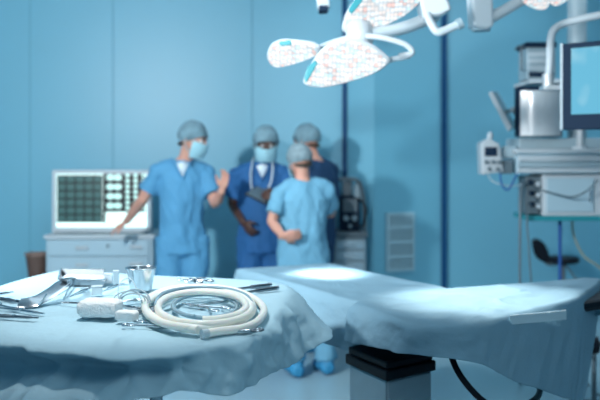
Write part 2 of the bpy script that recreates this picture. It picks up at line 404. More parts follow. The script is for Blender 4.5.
def person(label, base, fwd, H, skin, shirt, trouser, capm, arms, head_dir, head_off=(0,0,0), name='person', feet=None, build=1.0, undershirt=False, female=False, lean=(0,0), head_up=(0,0,1)):
    base = V(base); root = thing(name, label, 'person', base)
    k = H/1.76; R = frame(fwd); L = lambda x, y, z: base + R @ V((x*k, y*k, z*k))      # local: x = person's right
    Lt = lambda x, y, z: L(x+lean[0]*(z-.9)/.6, y+lean[1]*(z-.9)/.6, z)
    sw = (.170 if female else .190)*build
    hipw = .165 if female else .160
    Sh = {s: Lt(s*sw, 0, 1.388) for s in (1, -1)}
    hc = Lt(0, .02, 1.635)+V(head_off); Rh = frame(head_dir, head_up); Hd = Matrix.Translation(hc) @ Rh
    # head: skull, jaw, nose, ears
    bb = NB()
    vs_ = ball(bb, (0, 0, 0), 1, seg=36)
    for v in vs_:
        x, y, z = v.co
        wdt = .076; 
        if z < 0: wdt = .076-.020*min(1, -z*1.1)**1.5
        dep = .097 if y < 0 else .094-.010*max(0, z)
        zz = z*.118
        yy = y*dep + (.018*max(0, -z) if y > 0 else .035*max(0, -z))
        v.co = V((x*wdt, yy, zz))*k
    ball(bb, V((0, .030, -.075))*k, (.048*k, .055*k, .040*k))                              # chin and jaw
    tube(bb, [V((0, .088, .020))*k, V((0, .103, -.010))*k, V((0, .114, -.030))*k, V((0, .098, -.040))*k], [.008*k, .011*k, .015*k, .010*k], 10)
    for s in (1, -1):
        tube(bb, [V((s*.045, .078, .035))*k, V((s*.02, .088, .030))*k], [.009, .008], 8)     # brow
        ball(bb, V((s*.080, -.008, -.005))*k, (.010*k, .020*k, .032*k), Matrix.Rotation(s*.35, 4, 'Z'))
        ball(bb, V((s*.045, .062, -.030))*k, (.022*k, .022*k, .022*k))                       # cheek
    tube(bb, [V((-.022, .094, -.062))*k, V((0, .102, -.060))*k, V((.022, .094, -.062))*k], [.004, .0075, .004], 8)   # lips
    bmesh.ops.transform(bb, matrix=Hd, verts=bb.verts)
    # neck, torso, legs inside the clothes
    nb = Lt(0, -.01, 1.43)
    tube(bb, [nb, Lt(0, .0, 1.50)+V(head_off)*.4, hc+Rh @ V((0, -.018*k, -.06*k)), hc+Rh @ V((0, -.015*k, 0))], [.070*k, .056*k, .054*k, .05*k], 16)
    tor = [Lt(0, 0, .92), Lt(0, 0, 1.05), Lt(0, 0, 1.2), Lt(0, 0, 1.35), Lt(0, -.005, 1.42), Lt(0, -.01, 1.47)]
    upv = R @ V((0, 1, 0))
    tube(bb, tor, [(hipw*.92*k, .10*k), (.135*k, .09*k), (.15*k, .10*k), (.165*k, .10*k), (.13*k, .08*k), (.06*k, .055*k)], 20, up=upv)
    if feet is None: feet = {s: L(s*.11, 0, 0) for s in (1, -1)}
    legs = {}
    for s in (1, -1):
        ft = V(feet[s]); hip = L(s*.088, 0, .92); kn = hip.lerp(ft+V((0, 0, .09*k)), .52)+R @ V((0, .015, 0)); an = ft+V((0, 0, .09*k))
        legs[s] = (hip, kn, an)
        tube(bb, [hip, hip.lerp(kn, .5), kn, kn.lerp(an, .4), an, ft+V((0, 0, .035))], [.085*k, .072*k, .054*k, .052*k, .036*k, .04*k], 14)
        tube(bb, [an-V((0, 0, .04))-R @ V((0, .03, 0)), ft+V((0, 0, .04))+R @ V((0, .08, 0)), ft+V((0, 0, .03))+R @ V((0, .165, 0))], [(.036, .035), (.042, .03), (.036, .02)], 12, up=(0, 0, 1))
    for s in (1, -1):
        el, wr, hd, pn, curl = arms[s]; el, wr = V(el), V(wr); sh = Sh[s]
        tube(bb, [nb.lerp(sh, .4), sh, sh.lerp(el, .5), el, el.lerp(wr, .3), wr], [.05*k, .050*k, .046*k, .041*k, .040*k, .026*k], 14)
        add_hand(bb, wr, hd, pn, s*(-1 if arms.get('flip%d' % s) else 1), curl, s=1.02*k)
    bb = remesh(bb, .0062, 2)
    obj('body', bb, skin, root, auto=False)
    # shirt
    sb = NB()
    tor = [Lt(0, 0, .80), Lt(0, 0, .90), Lt(0, 0, 1.02), Lt(0, 0, 1.18), Lt(0, 0, 1.33), Lt(0, -.005, 1.42), Lt(0, -.012, 1.475)]
    hw = .195 if female else .188
    tube(sb, tor, [(hw*build*k, .138*k), (.19*build*k, .135*k), (.168*build*k, .125*k), (.178*build*k, .128*k), (.192*build*k, .128*k), (.150*k, .105*k), (.078*k, .072*k)], 28, up=upv)
    for s in (1, -1):
        sh = Sh[s]; el = V(arms[s][0]); e2 = sh.lerp(el, .72); dd = (el-sh).normalized()
        tube(sb, [Lt(s*.05, 0, 1.42), sh.lerp(Lt(s*.05, 0, 1.42), .35)+V((0, 0, .004)), sh, sh.lerp(el, .35), e2], [.070*k, .070*k, .066*k, .067*k, .077*k], 18)
    seed = base.x*7
    def fold(c):
        t = (c.z-.8)
        return (.016*fbm((c.x*7+seed, c.y*7, c.z*3.2))+.009*abs(fbm((c.x*11+c.z*6, c.y*9+seed, c.z*5))))+.006*fbm((c.x*18, c.y*18+seed, c.z*9))
    sb = remesh(sb, .010, 3, fold)
    so = obj('scrub_top', sb, shirt, root, auto=False)
    # V neck piece
    vb_ = NB(); cf = Lt(0, .128, 1.335); 
    pts = [Lt(-.052, .100, 1.452), Lt(0, .132, 1.350), Lt(.052, .100, 1.452)]
    tube(vb_, [Lt(-.075, .03, 1.490), *pts[:1], pts[1], pts[2], Lt(.075, .03, 1.490)], [.009]*5, 8)
    obj('neckline', vb_, shirt, so)
    if undershirt:
        ub = NB(); a_, b__, c_ = pts; m_ = V(Lt(0, .110, 1.47))
        prism(ub, [a_, b__, c_, m_], R @ V((0, -.05, 0))); obj('undershirt', ub, 'undershirt', root, auto=False)
    # hem band and pocket
    # trousers
    tb_ = NB()
    tube(tb_, [L(0, 0, 1.0), L(0, 0, .92), L(0, 0, .84), L(0, 0, .78)], [(.15*k, .11*k), (.165*k, .12*k), (.17*k, .125*k), (.14*k, .10*k)], 22, up=upv)
    for s in (1, -1):
        hip, kn, an = legs[s]
        tube(tb_, [hip, hip.lerp(kn, .5), kn, kn.lerp(an, .5), an+V((0, 0, .02))], [.105*k, .096*k, .080*k, .076*k, .076*k], 18)
    tb_ = remesh(tb_, .011, 3, fold); obj('trousers', tb_, trouser, root, auto=False)
    for s in (1, -1):
        hip, kn, an = legs[s]; ft = V(feet[s]); fb = NB()
        tube(fb, [ft+V((0, 0, .16)), ft+V((0, 0, .10)), ft+V((0, 0, .055))+R @ V((0, .01, 0))], [.062, .058, .056], 16)
        tube(fb, [ft+V((0, 0, .05))-R @ V((0, .07, 0)), ft+V((0, 0, .052))-R @ V((0, .03, 0)), ft+V((0, 0, .05))+R @ V((0, .06, 0)), ft+V((0, 0, .04))+R @ V((0, .15, 0)), ft+V((0, 0, .035))+R @ V((0, .195, 0))],
             [(.035, .038), (.05, .05), (.056, .048), (.052, .036), (.03, .025)], 16, up=(0, 0, 1))
        fb = remesh(fb, .009, 2, lambda c: .006*fbm(c*22)); obj('shoe_cover', fb, 'shoe_cover', root, auto=False)
    # cap: puffy bouffant with an elastic band
    cb = NB(); vs_ = ball(cb, (0, 0, 0), 1, seg=44)
    for v in vs_:
        x, y, z = v.co; lim = -.15+.50*max(0, y)+.0*z
        zc = max(z, lim-.05*max(0, -y)); pf = 1.0
        p = V((x*.097, y*.112, zc*.124+.016)); n_ = fbm(V((x, y, z))*3.4+V((seed, 0, 0)))*.007+.003*abs(math.sin(math.atan2(y, x)*16))*(1 if z < .3 else .3)
        if z < lim: p = V((x*.086, y*.104, lim*.128+.010))
        v.co = (p + V((x, y, z))*n_ + V((0, -.012, .004)))*k
    bmesh.ops.remove_doubles(cb, verts=cb.verts, dist=1e-5)
    bmesh.ops.transform(cb, matrix=Hd, verts=cb.verts); cp = obj('surgical_cap', cb, capm, root, auto=False)
    cb = NB(); pts = []
    for i in range(40):
        a = 2*PI*i/40; yy = math.sin(a); lim = -.15+.50*max(0, yy)
        pts.append(Hd @ (V((math.cos(a)*.088, yy*.106-.010, lim*.128+.012))*k))
    tube(cb, pts, .006, 8, True); obj('elastic_band', cb, capm, cp)
    # mask
    mb = NB(); nu, nv = 20, 14; grid = []
    for j in range(nv+1):
        row = []; t = j/nv
        for i in range(nu+1):
            u = (i/nu*2-1); a = u*1.22
            z = -.006-.106*t + .012*abs(u)*(.5-t)*2
            rx = .082-.010*abs(t-.4); ry = .122 - .020*t
            ext = .010*math.sin(PI*t)**.7 + .0022*math.sin(t*PI*7)
            yy = math.cos(a)*(ry+ext) - .004
            if abs(u) < .3: yy += .006*(1-abs(u)/.3)*(1-abs(t-.3))
            row.append(mb.verts.new(V((math.sin(a)*(rx+ext), yy, z))*k))
        grid.append(row)
    for j in range(nv):
        for i in range(nu): mb.faces.new((grid[j][i], grid[j][i+1], grid[j+1][i+1], grid[j+1][i]))
    bmesh.ops.transform(mb, matrix=Hd, verts=mb.verts); mo = obj('face_mask', mb, 'mask', root, auto=False)
    sd = mo.modifiers.new('s', 'SOLIDIFY'); sd.thickness = .003
    for s in (1, -1):
        lb = NB(); tube(lb, catmull([Hd @ (V(p)*k) for p in ((s*.078, .038, -.002), (s*.087, .008, .022), (s*.090, -.020, .010), (s*.088, -.018, -.03), (s*.070, .034, -.095))], 5), .0022, 6)
        obj('ear_loop', lb, 'mask', mo)
    for s in (1, -1):
        eb = NB(); ball(eb, Hd @ (V((s*.031, .080, .012))*k), .0135*k); e = obj('eye', eb, 'eye_white', root)
        eb = NB(); ball(eb, Hd @ (V((s*.031, .0885, .011))*k), .0062*k); obj('iris', eb, 'eye_dark', e)
        eb = NB(); tube(eb, [Hd @ (V(p)*k) for p in ((s*.050, .082, .030), (s*.033, .093, .034), (s*.015, .094, .030))], [.003, .0042, .003], 6); obj('eyebrow', eb, 'hair', root)
    hb_ = NB(); tube(hb_, [Hd @ (V(p)*k) for p in ((-.07, -.045, -.03), (-.04, -.082, -.045), (0, -.093, -.048), (.04, -.082, -.045), (.07, -.045, -.03))], [.008, .014, .016, .014, .008], 10)
    obj('hair', hb_, 'hair', root)
    return root, L, Lt, Hd, k

# left man: faces camera, head turned to the right of the picture
Y1 = 6.0
person('person in light blue scrubs pointing down at the cabinet, head turned toward the group', (X(182, Y1), Y1, 0), (.18, -1, 0), 1.74, 'skin_fair', 'scrub_light', 'scrub_light', 'cap',
       {1: (at(143, 199, 6.0), at(126, 222, 6.2), (-.85, .2, -.5), (.2, .3, -.9), .25), -1: (at(216, 204, 5.92), at(222, 190, 5.78), (.28, -.1, 1), (-.5, -.7, .2), .3)},
       (.93, -.34, -.24), (.082, -.02, -.01), undershirt=True, build=.92)
# man in royal blue, facing the camera
Y2 = 6.15
p2 = person('person in royal blue scrubs facing the camera, holding a tablet', (X(262, Y2), Y2, 0), (.06, -1, 0), 1.72, 'skin_dark', 'scrub_dark', 'scrub_dark', 'cap',
       {1: (at(233, 204, 6.2), at(243, 222, 6.02), (.5, -.3, -.6), (.5, .6, .2), .5), -1: (at(288, 206, 6.08), at(280, 196, 5.84), (-1, -.1, .1), (0, .8, -.5), .5)},
       (.10, -1, -.30), (.03, -.02, -.02), undershirt=True)
# man in navy at the right rear, turned to the left
Y3 = 6.42
person('person in navy scrubs at the back of the group, partly hidden, seen from behind', (X(315, Y3), Y3, 0), (-.75, .6, 0), 1.75, 'skin_fair', 'scrub_navy', 'scrub_navy', 'cap',
       {1: (at(331, 212, 6.55), at(318, 222, 6.45), (-1, .1, 0), (0, 0, -1), .5), -1: (at(292, 208, 6.45), at(285, 215, 6.5), (-1, .3, .1), (0, 0, -1), .5)},
       (-.85, .5, -.2), (-.05, 0, -.025))
# woman with her back to the camera
Y4 = 5.72
f4 = {1: at(326, 371, 5.72), -1: at(296, 377, 5.64)}
f4 = {s: V((p.x, p.y, 0)) for s, p in f4.items()}
person('person in pale blue scrubs with back to the camera, hand on hip', (X(303, Y4), Y4, 0), (-.30, .95, 0), 1.585, 'skin_fair', 'scrub_pale', 'scrub_pale', 'cap_pale',
       {-1: (at(272, 222, 5.60), at(283, 236, 5.50), (.9, .1, .05), (.2, .9, .2), .35), 1: (at(330, 214, 5.9), at(316, 212, 6.0), (-1, .2, .1), (-.3, .5, -.3), .5)},
       (-.45, .85, -.2), (-.018, 0, -.015), female=True, feet=f4, build=1.08, head_up=(-.12, 0, 1))

# stethoscope round the neck of the man in royal blue, tablet in his hand
root, L, Lt, Hd, k = p2
sg = thing('stethoscope', 'pale stethoscope hanging round the neck of the person in royal blue', 'stethoscope', L(0, .1, 1.3))
b = NB(); tube(b, catmull([Lt(.075, .145, 1.26), Lt(.085, .150, 1.36), Lt(.075, .10, 1.47), Lt(.05, -.05, 1.52), Lt(-.05, -.05, 1.52), Lt(-.075, .10, 1.47), Lt(-.07, .150, 1.36), Lt(-.04, .155, 1.28)], 8), .0065, 8); obj('tubing', b, 'white', sg)
b = NB(); tube(b, catmull([Lt(.075, .146, 1.27), Lt(.05, .158, 1.235), Lt(.02, .16, 1.24)], 6), .005, 8); obj('ear_tube', b, 'steel', sg)
b = NB(); cyl(b, Lt(-.04, .16, 1.275), Lt(-.04, .175, 1.275), .02); obj('chest_piece', b, 'steel', sg)
tc_ = at(261, 195, 5.90)
tb = thing('tablet', 'thin dark tablet held up by the person in royal blue', 'tablet', tc_)
mt = Matrix.Translation(tc_) @ Matrix.Rotation(-.25, 4, 'Z') @ Matrix.Rotation(.42, 4, 'Y') @ Matrix.Rotation(.25, 4, 'X')
b = NB(); box(b, (-.085, -.11, -.006), (.085, .11, .006), mt); obj('case', b, 'black', tb, False, bevel=.004)
b = NB(); box(b, (-.075, -.1, .006), (.075, .1, .0075), mt); obj('display', b, 'grey_dark', tb, False)

# ---------------------------------------------------------------- equipment cart behind the group
Ye = 6.72
ec = thing('equipment_cart', 'dark wheeled equipment cart behind the group beside the vent wall', 'cart', (X(350, Ye), Ye+.1, 0))
def pbox(b, x0, y0, x1, y1, Y, dep, mi=0):   # box whose front face is at distance Y
    a = at(x0, y1, Y); c = at(x1, y0, Y); return box(b, (a.x, Y, a.z), (c.x, Y+dep, c.z), mi=mi)
b = NB(); pbox(b, 334, 238, 366, 300, Ye, .3); obj('drawer_unit', b, 'grey', ec, False, bevel=.01)
for y0 in (241, 252, 263, 276):
    b = NB(); pbox(b, 336, y0, 364, y0+8, Ye-.015, .016); d = obj('drawer', b, 'cabinet', ec, False, bevel=.004)
    b = NB(); c = at(350, y0+4, Ye-.02); cyl(b, c-V((.05, 0, 0)), c+V((.05, 0, 0)), .006); obj('handle', b, 'steel', d)
b = NB(); pbox(b, 332, 232, 368, 238, Ye-.02, .34); obj('worktop', b, 'grey_dark', ec, False, bevel=.008)
b = NB(); pbox(b, 340, 196, 360, 231.5, Ye+.05, .2); obj('monitor_unit', b, 'navy', ec, False, bevel=.012)
b = NB(); pbox(b, 343, 199, 357, 212, Ye+.04, .012); obj('panel', b, 'grey_dark', ec, False)
for c, r in (((346, 218), .022), ((354, 218), .022), ((350, 226), .016)):
    b = NB(); p = at(*c, Ye+.05); cyl(b, p, p+V((0, -.03, 0)), r); obj('knob', b, 'grey', ec)
b = NB(); tube(b, catmull([at(334, 232, Ye+.02), at(334, 200, Ye+.02), at(336, 182, Ye+.02), at(345, 179, Ye+.02), at(356, 180, Ye+.02), at(361, 186, Ye+.02), at(364, 204, Ye+.02), at(365, 232, Ye+.02)], 6), .016, 8); obj('frame_rail', b, 'grey_dark', ec)
b = NB(); pbox(b, 343, 181, 352, 195.5, Ye+.08, .1); obj('small_monitor', b, 'grey_dark', ec, False, bevel=.006)
b = NB(); p = at(358, 190, Ye); lathe(b, [(.02, 0), (.035, .01), (.035, .12), (.02, .14), (.012, .16)], (p.x, Ye+.08, p.z-.1), 16); obj('canister', b, 'grey', ec)
b = NB(); tube(b, catmull([at(357, 198, Ye+.02), at(366, 208, Ye-.03), at(362, 226, Ye-.03), at(352, 222, Ye-.02)], 6), .01, 8); obj('breathing_hose', b, 'black', ec)
for x in (337, 363):
    for dy in (.05, .28):
        b = NB(); p = at(x, 0, Ye); cyl(b, (p.x-.015, Ye+dy, .045), (p.x+.015, Ye+dy, .045), .045); cyl(b, (p.x, Ye+dy, .05), (p.x, Ye+dy, at(0, 300, Ye).z+.01), .012); obj('caster', b, 'black', ec)

# ---------------------------------------------------------------- surgical lamps
def lobe(parent, outline, c_px, Y, nrm, th=.036):
    """petal: outline traced on its own tilted plane, with a deep domed housing and a lens panel"""
    c = at(*c_px, Y); n = V(nrm).normalized(); cp = V((0, 0, CH)); pts = []
    for px, py in outline:
        d = at(px, py, 1)-cp; t = (c-cp).dot(n)/d.dot(n); pts.append(cp+d*t)
    pts = catmull(pts, 5, True); ce = sum(pts, V())/len(pts)
    b = NB(); prof = ((0, 1.0), (.006, 1.05), (.3*th, 1.07), (.75*th, .98), (th, .72), (1.08*th, .3))
    rings = [[b.verts.new(ce+(p-ce)*s-n*h) for p in pts] for h, s in prof]; N = len(pts)
    for A_, B2 in zip(rings, rings[1:]):
        for i in range(N): b.faces.new((A_[i], A_[(i+1) % N], B2[(i+1) % N], B2[i]))
    b.faces.new(rings[0]); b.faces.new(rings[-1]); bmesh.ops.recalc_face_normals(b, faces=b.faces)
    h = obj('lamp_head', b, 'white_gloss', parent)
    b = NB(); rings = [[b.verts.new(ce+(p-ce)*s+n*hh) for p in pts] for hh, s in ((.001, .985), (.004, .96))]
    for A_, B2 in zip(rings, rings[1:]):
        for i in range(N): b.faces.new((A_[i], A_[(i+1) % N], B2[(i+1) % N], B2[i]))
    b.faces.new(rings[-1]); b.faces.new(rings[0]); bmesh.ops.recalc_face_normals(b, faces=b.faces)
    obj('lens_panel', b, 'led_lens', h)
    return h, ce, n
Yl = 4.0
SL = thing('surgical_lamp', 'large surgical lamp with three glowing petal heads above the operating table', 'lamp', at(357, 32, Yl))
h1, c1, n1 = lobe(SL, [(306, 83), (311, 68), (322, 52), (336, 43), (352, 41), (369, 46), (382, 55), (387, 63), (372, 74), (344, 83), (322, 87)], (342, 64), 3.92, (-.15, -.80, -.55))
h2, c2, n2 = lobe(SL, [(268, 58), (271, 47), (280, 42), (298, 43), (315, 46), (317, 54), (306, 60), (290, 65), (275, 67)], (292, 54), 4.05, (-.35, -.62, -.62))
h3, c3, n3 = lobe(SL, [(346, 31), (348, 15), (356, 2), (368, -10), (396, -18), (420, -14), (423, -3), (408, 13), (388, 24), (366, 32)], (380, 8), 4.05, (.1, -.78, -.6))
def bump_(p, name, px0, r=.02): pass
for pts in ([(304, 78), (307, 68), (315, 60), (318, 63), (309, 79), (306, 83)], [(278, 42), (290, 40), (292, 45), (281, 46)], [(348, 10), (356, -2), (364, -6), (362, 2), (352, 14)]):
    Yq = 3.86; b = NB(); prism(b, [at(x, y, Yq) for x, y in pts], (0, .03, .004)); obj('grip', b, 'teal', SL, False, bevel=.004)
b = NB(); p = at(360, 34, 4.1)
lathe(b, [(.03, -.07), (.06, -.06), (.07, -.02), (.07, .03), (.05, .06), (.02, .07)], p, 24, None); obj('hub', b, 'white_gloss', SL)
for a, bq, r in ((at(358, 36, 4.1), at(346, 46, 4.02), .035), (at(357, 36, 4.1), at(318, 48, 4.08), .022), (at(357, 30, 4.1), at(352, 18, 4.08), .03)):
    b = NB(); tube(b, [a, (a+bq)/2+V((0, .02, .01)), bq], [r, r*.8, r*.9], 12, flat=.7); obj('head_bracket', b, 'white', SL)
b = NB(); tube(b, catmull([at(362, 33, 4.1), at(385, 32, 4.12), at(410, 26, 4.14), at(436, 15, 4.16)], 6), [(.032, .05)]*19, 14, up=(0, 1, 0)); obj('yoke_arm', b, 'white', SL)
b = NB(); tube(b, catmull([at(366, 36, 4.0), at(384, 38, 3.98), at(404, 44, 3.97), at(412, 51, 3.97), at(408, 56, 3.97), at(394, 59, 3.97), at(380, 62, 3.98), at(368, 58, 4.0)], 6), .014, 10); obj('handle_loop', b, 'white', SL)
b = NB(); tube(b, [at(399, 57, 3.97), at(409, 55, 3.97)], .018, 12); obj('handle_grip', b, 'white_gloss', SL)
b = NB(); prism(b, [at(x, y, 4.02) for x, y in ((419, -6), (446, -6), (452, 9), (440, 16), (424, 18))], (0, .16, 0)); obj('joint_housing', b, 'white_gloss', SL, False, bevel=.012)
b = NB(); tube(b, catmull([at(427, 14, 4.0), at(432, 25, 3.98), at(438, 32, 3.97), at(448, 29, 3.97), at(459, 24, 3.97)], 5), [.020]*21, 12); obj('positioning_handle', b, 'white', SL)
b = NB(); cyl(b, at(457, 25, 3.965), at(462, 22.5, 3.965), .026); obj('handle_knob', b, 'grey', SL)
b = NB(); tube(b, [at(434, 0, 4.12), at(436, -30, 4.2), at(470, -95, 4.3)], .035, 14); cyl(b, at(470, -90, 4.3), V((at(470, 0, 4.3).x, 4.3, 3.2)), .045, 20); obj('ceiling_arm', b, 'white', SL)
# real light from the lamp heads
light('surgical_lamp_head_left', 'SPOT', c2+n2*.1+V((.05, 0, -.04)), (.14, 4.22, .9), 260, (1, .92, .85), .08, 24, .8)
light('surgical_lamp_head_right', 'SPOT', (.35, 3.9, 2.55), (.78, 3.42, .9), 310, (1, .92, .85), .08, 34, .9)

S2 = thing('surgical_lamp', 'second surgical lamp at the top edge, mostly cut off by the frame', 'lamp', at(500, -20, 4.4))
Y5 = 4.4
for out, c in (([(520, -14), (522, 0), (530, 7), (542, 10), (549, 5), (550, -10), (540, -22), (528, -22)], (535, -5)), ([(549, -12), (550, 2), (556, 6), (566, 1), (576, -8), (574, -20), (560, -24)], (562, -8))):
    lobe(S2, out, c, Y5, (.1, -.65, -.7), .06)
b = NB(); prism(b, [at(x, y, Y5) for x, y in ((471, -12), (493, -12), (494, 14), (494, 26), (488, 29), (473, 26))], (0, .14, 0)); obj('bracket', b, 'white', S2, False, bevel=.015)
b = NB(); tube(b, [at(486, 20, Y5+.05), at(505, 10, Y5+.06), at(528, -4, Y5+.08), at(545, -18, Y5+.1)], [.034, .03, .03, .03], 14); obj('support_arm', b, 'white', S2)
b = NB(); cyl(b, at(481, 24, Y5+.07), at(481, 31, Y5+.07), .05, 20); obj('joint', b, 'grey', S2)
b = NB(); tube(b, [at(482, -8, Y5+.07), at(484, -90, Y5+.07), V((at(484, 0, Y5).x, Y5+.07, 3.2))], .04, 14); obj('ceiling_arm', b, 'white', S2)

cf = thing('ceiling_fixture', 'small grey box fixture at the top edge left of the big lamp', 'fixture', at(323, 10, 4.6))
b = NB(); prism(b, [at(x, y, 4.6) for x, y in ((316, -6), (329, -6), (330, 8), (325, 10), (318, 8))], (0, .1, 0)); obj('housing', b, 'white', cf, False, bevel=.008)
b = NB(); pbox(b, 319, 5, 328, 11, 4.58, .1); obj('lens', b, 'navy', cf, False, bevel=.004)
b = NB(); cyl(b, at(323, -6, 4.65), V((at(323, 0, 4.65).x, 4.65, 3.2)), .02); obj('stem', b, 'white', cf)

# ---------------------------------------------------------------- equipment pendant at the right
Yp = 5.5
EP = thing('equipment_pendant', 'ceiling pendant tower carrying shelves and drawers at the right edge', 'pendant', (X(578, Yp), Yp+.25, 0))
b = NB(); c = at(577, 0, Yp+.3); cyl(b, (c.x, c.y, at(0, 150, Yp).z), (c.x, c.y, 3.2), .065, 24); obj('column', b, 'grey', EP)
b = NB(); pbox(b, 515, 149, 625, 153.5, Yp-.03, .5); obj('shelf', b, 'white', EP, False, bevel=.006)
b = NB(); pbox(b, 519, 138, 622, 149, Yp+.06, .36); obj('shelf_box', b, 'grey', EP, False, bevel=.006)
b = NB(); pbox(b, 517, 154, 622, 174, Yp, .4); d = obj('drawer_unit', b, 'cabinet', EP, False, bevel=.008)
for y0, y1, m_ in ((156, 161, 'white'), (162, 167.5, 'grey'), (168.5, 172.5, 'white')):
    b = NB(); pbox(b, 518.5, y0, 620, y1, Yp-.02, .022); obj('rail', b, m_, d, False, bevel=.003)
b = NB(); pbox(b, 543, 175, 622, 216, Yp+.03, .34); d = obj('cabinet_box', b, 'white', EP, False, bevel=.008)
b = NB(); pbox(b, 547, 178, 594, 212, Yp+.018, .014); dd = obj('door', b, 'cabinet', EP, False, bevel=.004)
b = NB(); c = at(590, 196, Yp+.01); cyl(b, c-V((0, 0, .04)), c+V((0, 0, .04)), .007); obj('handle', b, 'steel', dd)
b = NB(); pbox(b, 528, 216, 622, 221, Yp+.0, .38); obj('lower_shelf', b, 'teal', EP, False, bevel=.005)
b = NB(); pbox(b, 526, 176, 541, 214, Yp+.08, .2); obj('outlet_column', b, 'grey_dark', EP, False, bevel=.006)
for i, (x, y) in enumerate(((530, 182), (537, 184), (531, 193), (537, 195), (531, 204), (537, 206))):
    b = NB(); p = at(x, y, Yp+.08); cyl(b, p, p+V((0, -.03, 0)), .016); obj('outlet', b, 'white' if i % 2 else 'navy', EP)
def hose(label, pts, r, m, cat='hose'):
    b = NB(); pts = catmull(pts, 10); tube(b, pts, r, 8); o = obj('hose', b, m); tag(o, label, cat); origin_to(o, pts[-1]); return o
g = lambda x, y, Y: V((X(x, Y), y, 0))
hose('dark hose hanging farthest left under the pendant to the floor', [at(528, 183, 5.52), at(521, 190, 5.45), at(520, 230, 5.4), at(520, 300, 5.4), V((X(520, 5.4), 5.4, .01))], .009, 'grey_dark')
hose('thin dark hose beside the farthest left one under the pendant', [at(531, 204, 5.52), at(527, 214, 5.45), at(529, 250, 5.42), at(532, 300, 5.42), V((X(534, 5.42), 5.42, .008))], .006, 'grey_dark')
hose('dark cable looping across the pale pendant cabinet front', [at(541, 190, 5.48), at(556, 194, 5.44), at(572, 197, 5.44), at(587, 191, 5.44), at(598, 180, 5.47)], .006, 'grey_dark', 'cable')
hose('cream hose curving down behind the black stool to the floor', [at(572, 221, 5.9), at(574, 236, 5.95), at(584, 256, 6.05), at(600, 268, 6.1), at(615, 290, 6.1), V((X(620, 6.1), 6.1, .01))], .009, 'hose_yellow')
bp = thing('blue_pole', 'straight bright blue pole below the pendant cabinet', 'pole', (X(560, 5.62), 5.62, 0))
b = NB(); cyl(b, (X(560, 5.62), 5.62, .02), (X(560, 5.62), 5.62, at(0, 221, 5.62).z), .012); obj('tube', b, 'blue_hose', bp)
b = NB(); lathe(b, [(.07, 0), (.07, .012), (.02, .03)], (X(560, 5.62), 5.62, 0), 20); obj('foot', b, 'grey_dark', bp)

# devices on the pendant
t = thing('device_module', 'grey ribbed device box highest on the pendant column', 'medical device', at(540, 80, Yp+.02))
b = NB(); pbox(b, 527, 47, 556, 79, Yp, .22); obj('case', b, 'grey', t, False, bevel=.01)
b = NB(); pbox(b, 526, 42, 557, 47, Yp-.01, .24); obj('top_cover', b, 'navy', t, False, bevel=.005)
for y in (52, 59, 66):
    b = NB(); pbox(b, 529, y, 554, y+4, Yp-.008, .01); obj('front_plate', b, 'white', t, False)
b = NB(); pbox(b, 529, 72, 554, 77, Yp-.008, .01); obj('dark_panel', b, 'navy', t, False)
b = NB(); pbox(b, 530, 79, 590, 83, Yp-.02, .42); obj('shelf', b, 'white', EP, False, bevel=.004)
b = NB(); tube(b, catmull([at(527, 48, Yp+.02), at(519, 46, Yp+.02), at(515, 50, Yp+.02)], 5), .006, 6); tube(b, [at(527, 70, Yp+.02), at(522, 71, Yp+.02), at(521, 46, Yp+.02)], .007, 8); obj('side_hook', b, 'grey_dark', t)
t = thing('patient_monitor', 'monitor with bright glaring grey screen on the pendant shelf', 'monitor', at(540, 138, Yp+.1))
b = NB(); pbox(b, 518, 86, 563, 137, Yp, .1); obj('housing', b, 'navy', t, False, bevel=.012)
b = NB()
A_ = at(520, 136, Yp-.003); B2 = at(561, 91, Yp-.003); n_ = 14; rr = []
for i in range(n_+1):
    u = i/n_*2-1; rr.append([b.verts.new((A_.x+(B2.x-A_.x)*(i/n_), Yp-.006-.05*(1-u*u), z)) for z in (A_.z, B2.z)])
for i in range(n_): b.faces.new((rr[i][0], rr[i+1][0], rr[i+1][1], rr[i][1]))
for s_ in (0, 1): b.faces.new([r_[s_] for r_ in (rr if s_ else rr[::-1])])
obj('screen_glare', b, 'white_gloss', t, auto=True)  # pale gloss face puts the white glare into the screen's colour
t = thing('side_display', 'thin white display tilted on edge left of the glaring monitor', 'display', at(500, 130, Yp+.05))
b = NB(); prism(b, [at(x, y, Yp) for x, y in ((488, 93), (492, 91), (512, 127), (508, 132))], (.10, .26, .02)); obj('panel', b, 'white_gloss', t, False, bevel=.006)
b = NB(); tube(b, [at(505, 112, Yp+.15), at(512, 110, Yp+.15), at(521, 118, Yp+.12)], .012, 8); obj('bracket', b, 'grey_dark', t)
b = NB(); ball(b, at(513, 110, Yp+.15), .022); obj('joint', b, 'grey', t)
b = NB(); ball(b, at(517, 121, Yp+.14), .018); obj('joint', b, 'grey', t)
t = thing('infusion_pump', 'white infusion pump clamped left of the pendant shelf', 'pump', at(494, 175, Yp+.05))
b = NB(); prism(b, [at(x, y, Yp) for x, y in ((481, 143), (489, 138), (500, 144), (504, 172), (482, 175))], (0, .14, 0)); obj('body', b, 'white_gloss', t, False, bevel=.01)
b = NB(); pbox(b, 503, 146, 517, 158, Yp+.05, .06); obj('clamp', b, 'grey', t, False, bevel=.006)
b = NB(); pbox(b, 502, 160, 513, 174, Yp+.02, .1); obj('module', b, 'grey_dark', t, False, bevel=.006)
b = NB(); pbox(b, 485, 147, 497, 156, Yp-.01, .012); obj('display', b, 'navy', t, False)
for x, y in ((486, 162), (493, 162), (499, 162), (489, 169), (497, 169)):
    b = NB(); p = at(x, y, Yp); cyl(b, p, p+V((0, -.02, 0)), .013); obj('knob', b, 'grey_dark', t)
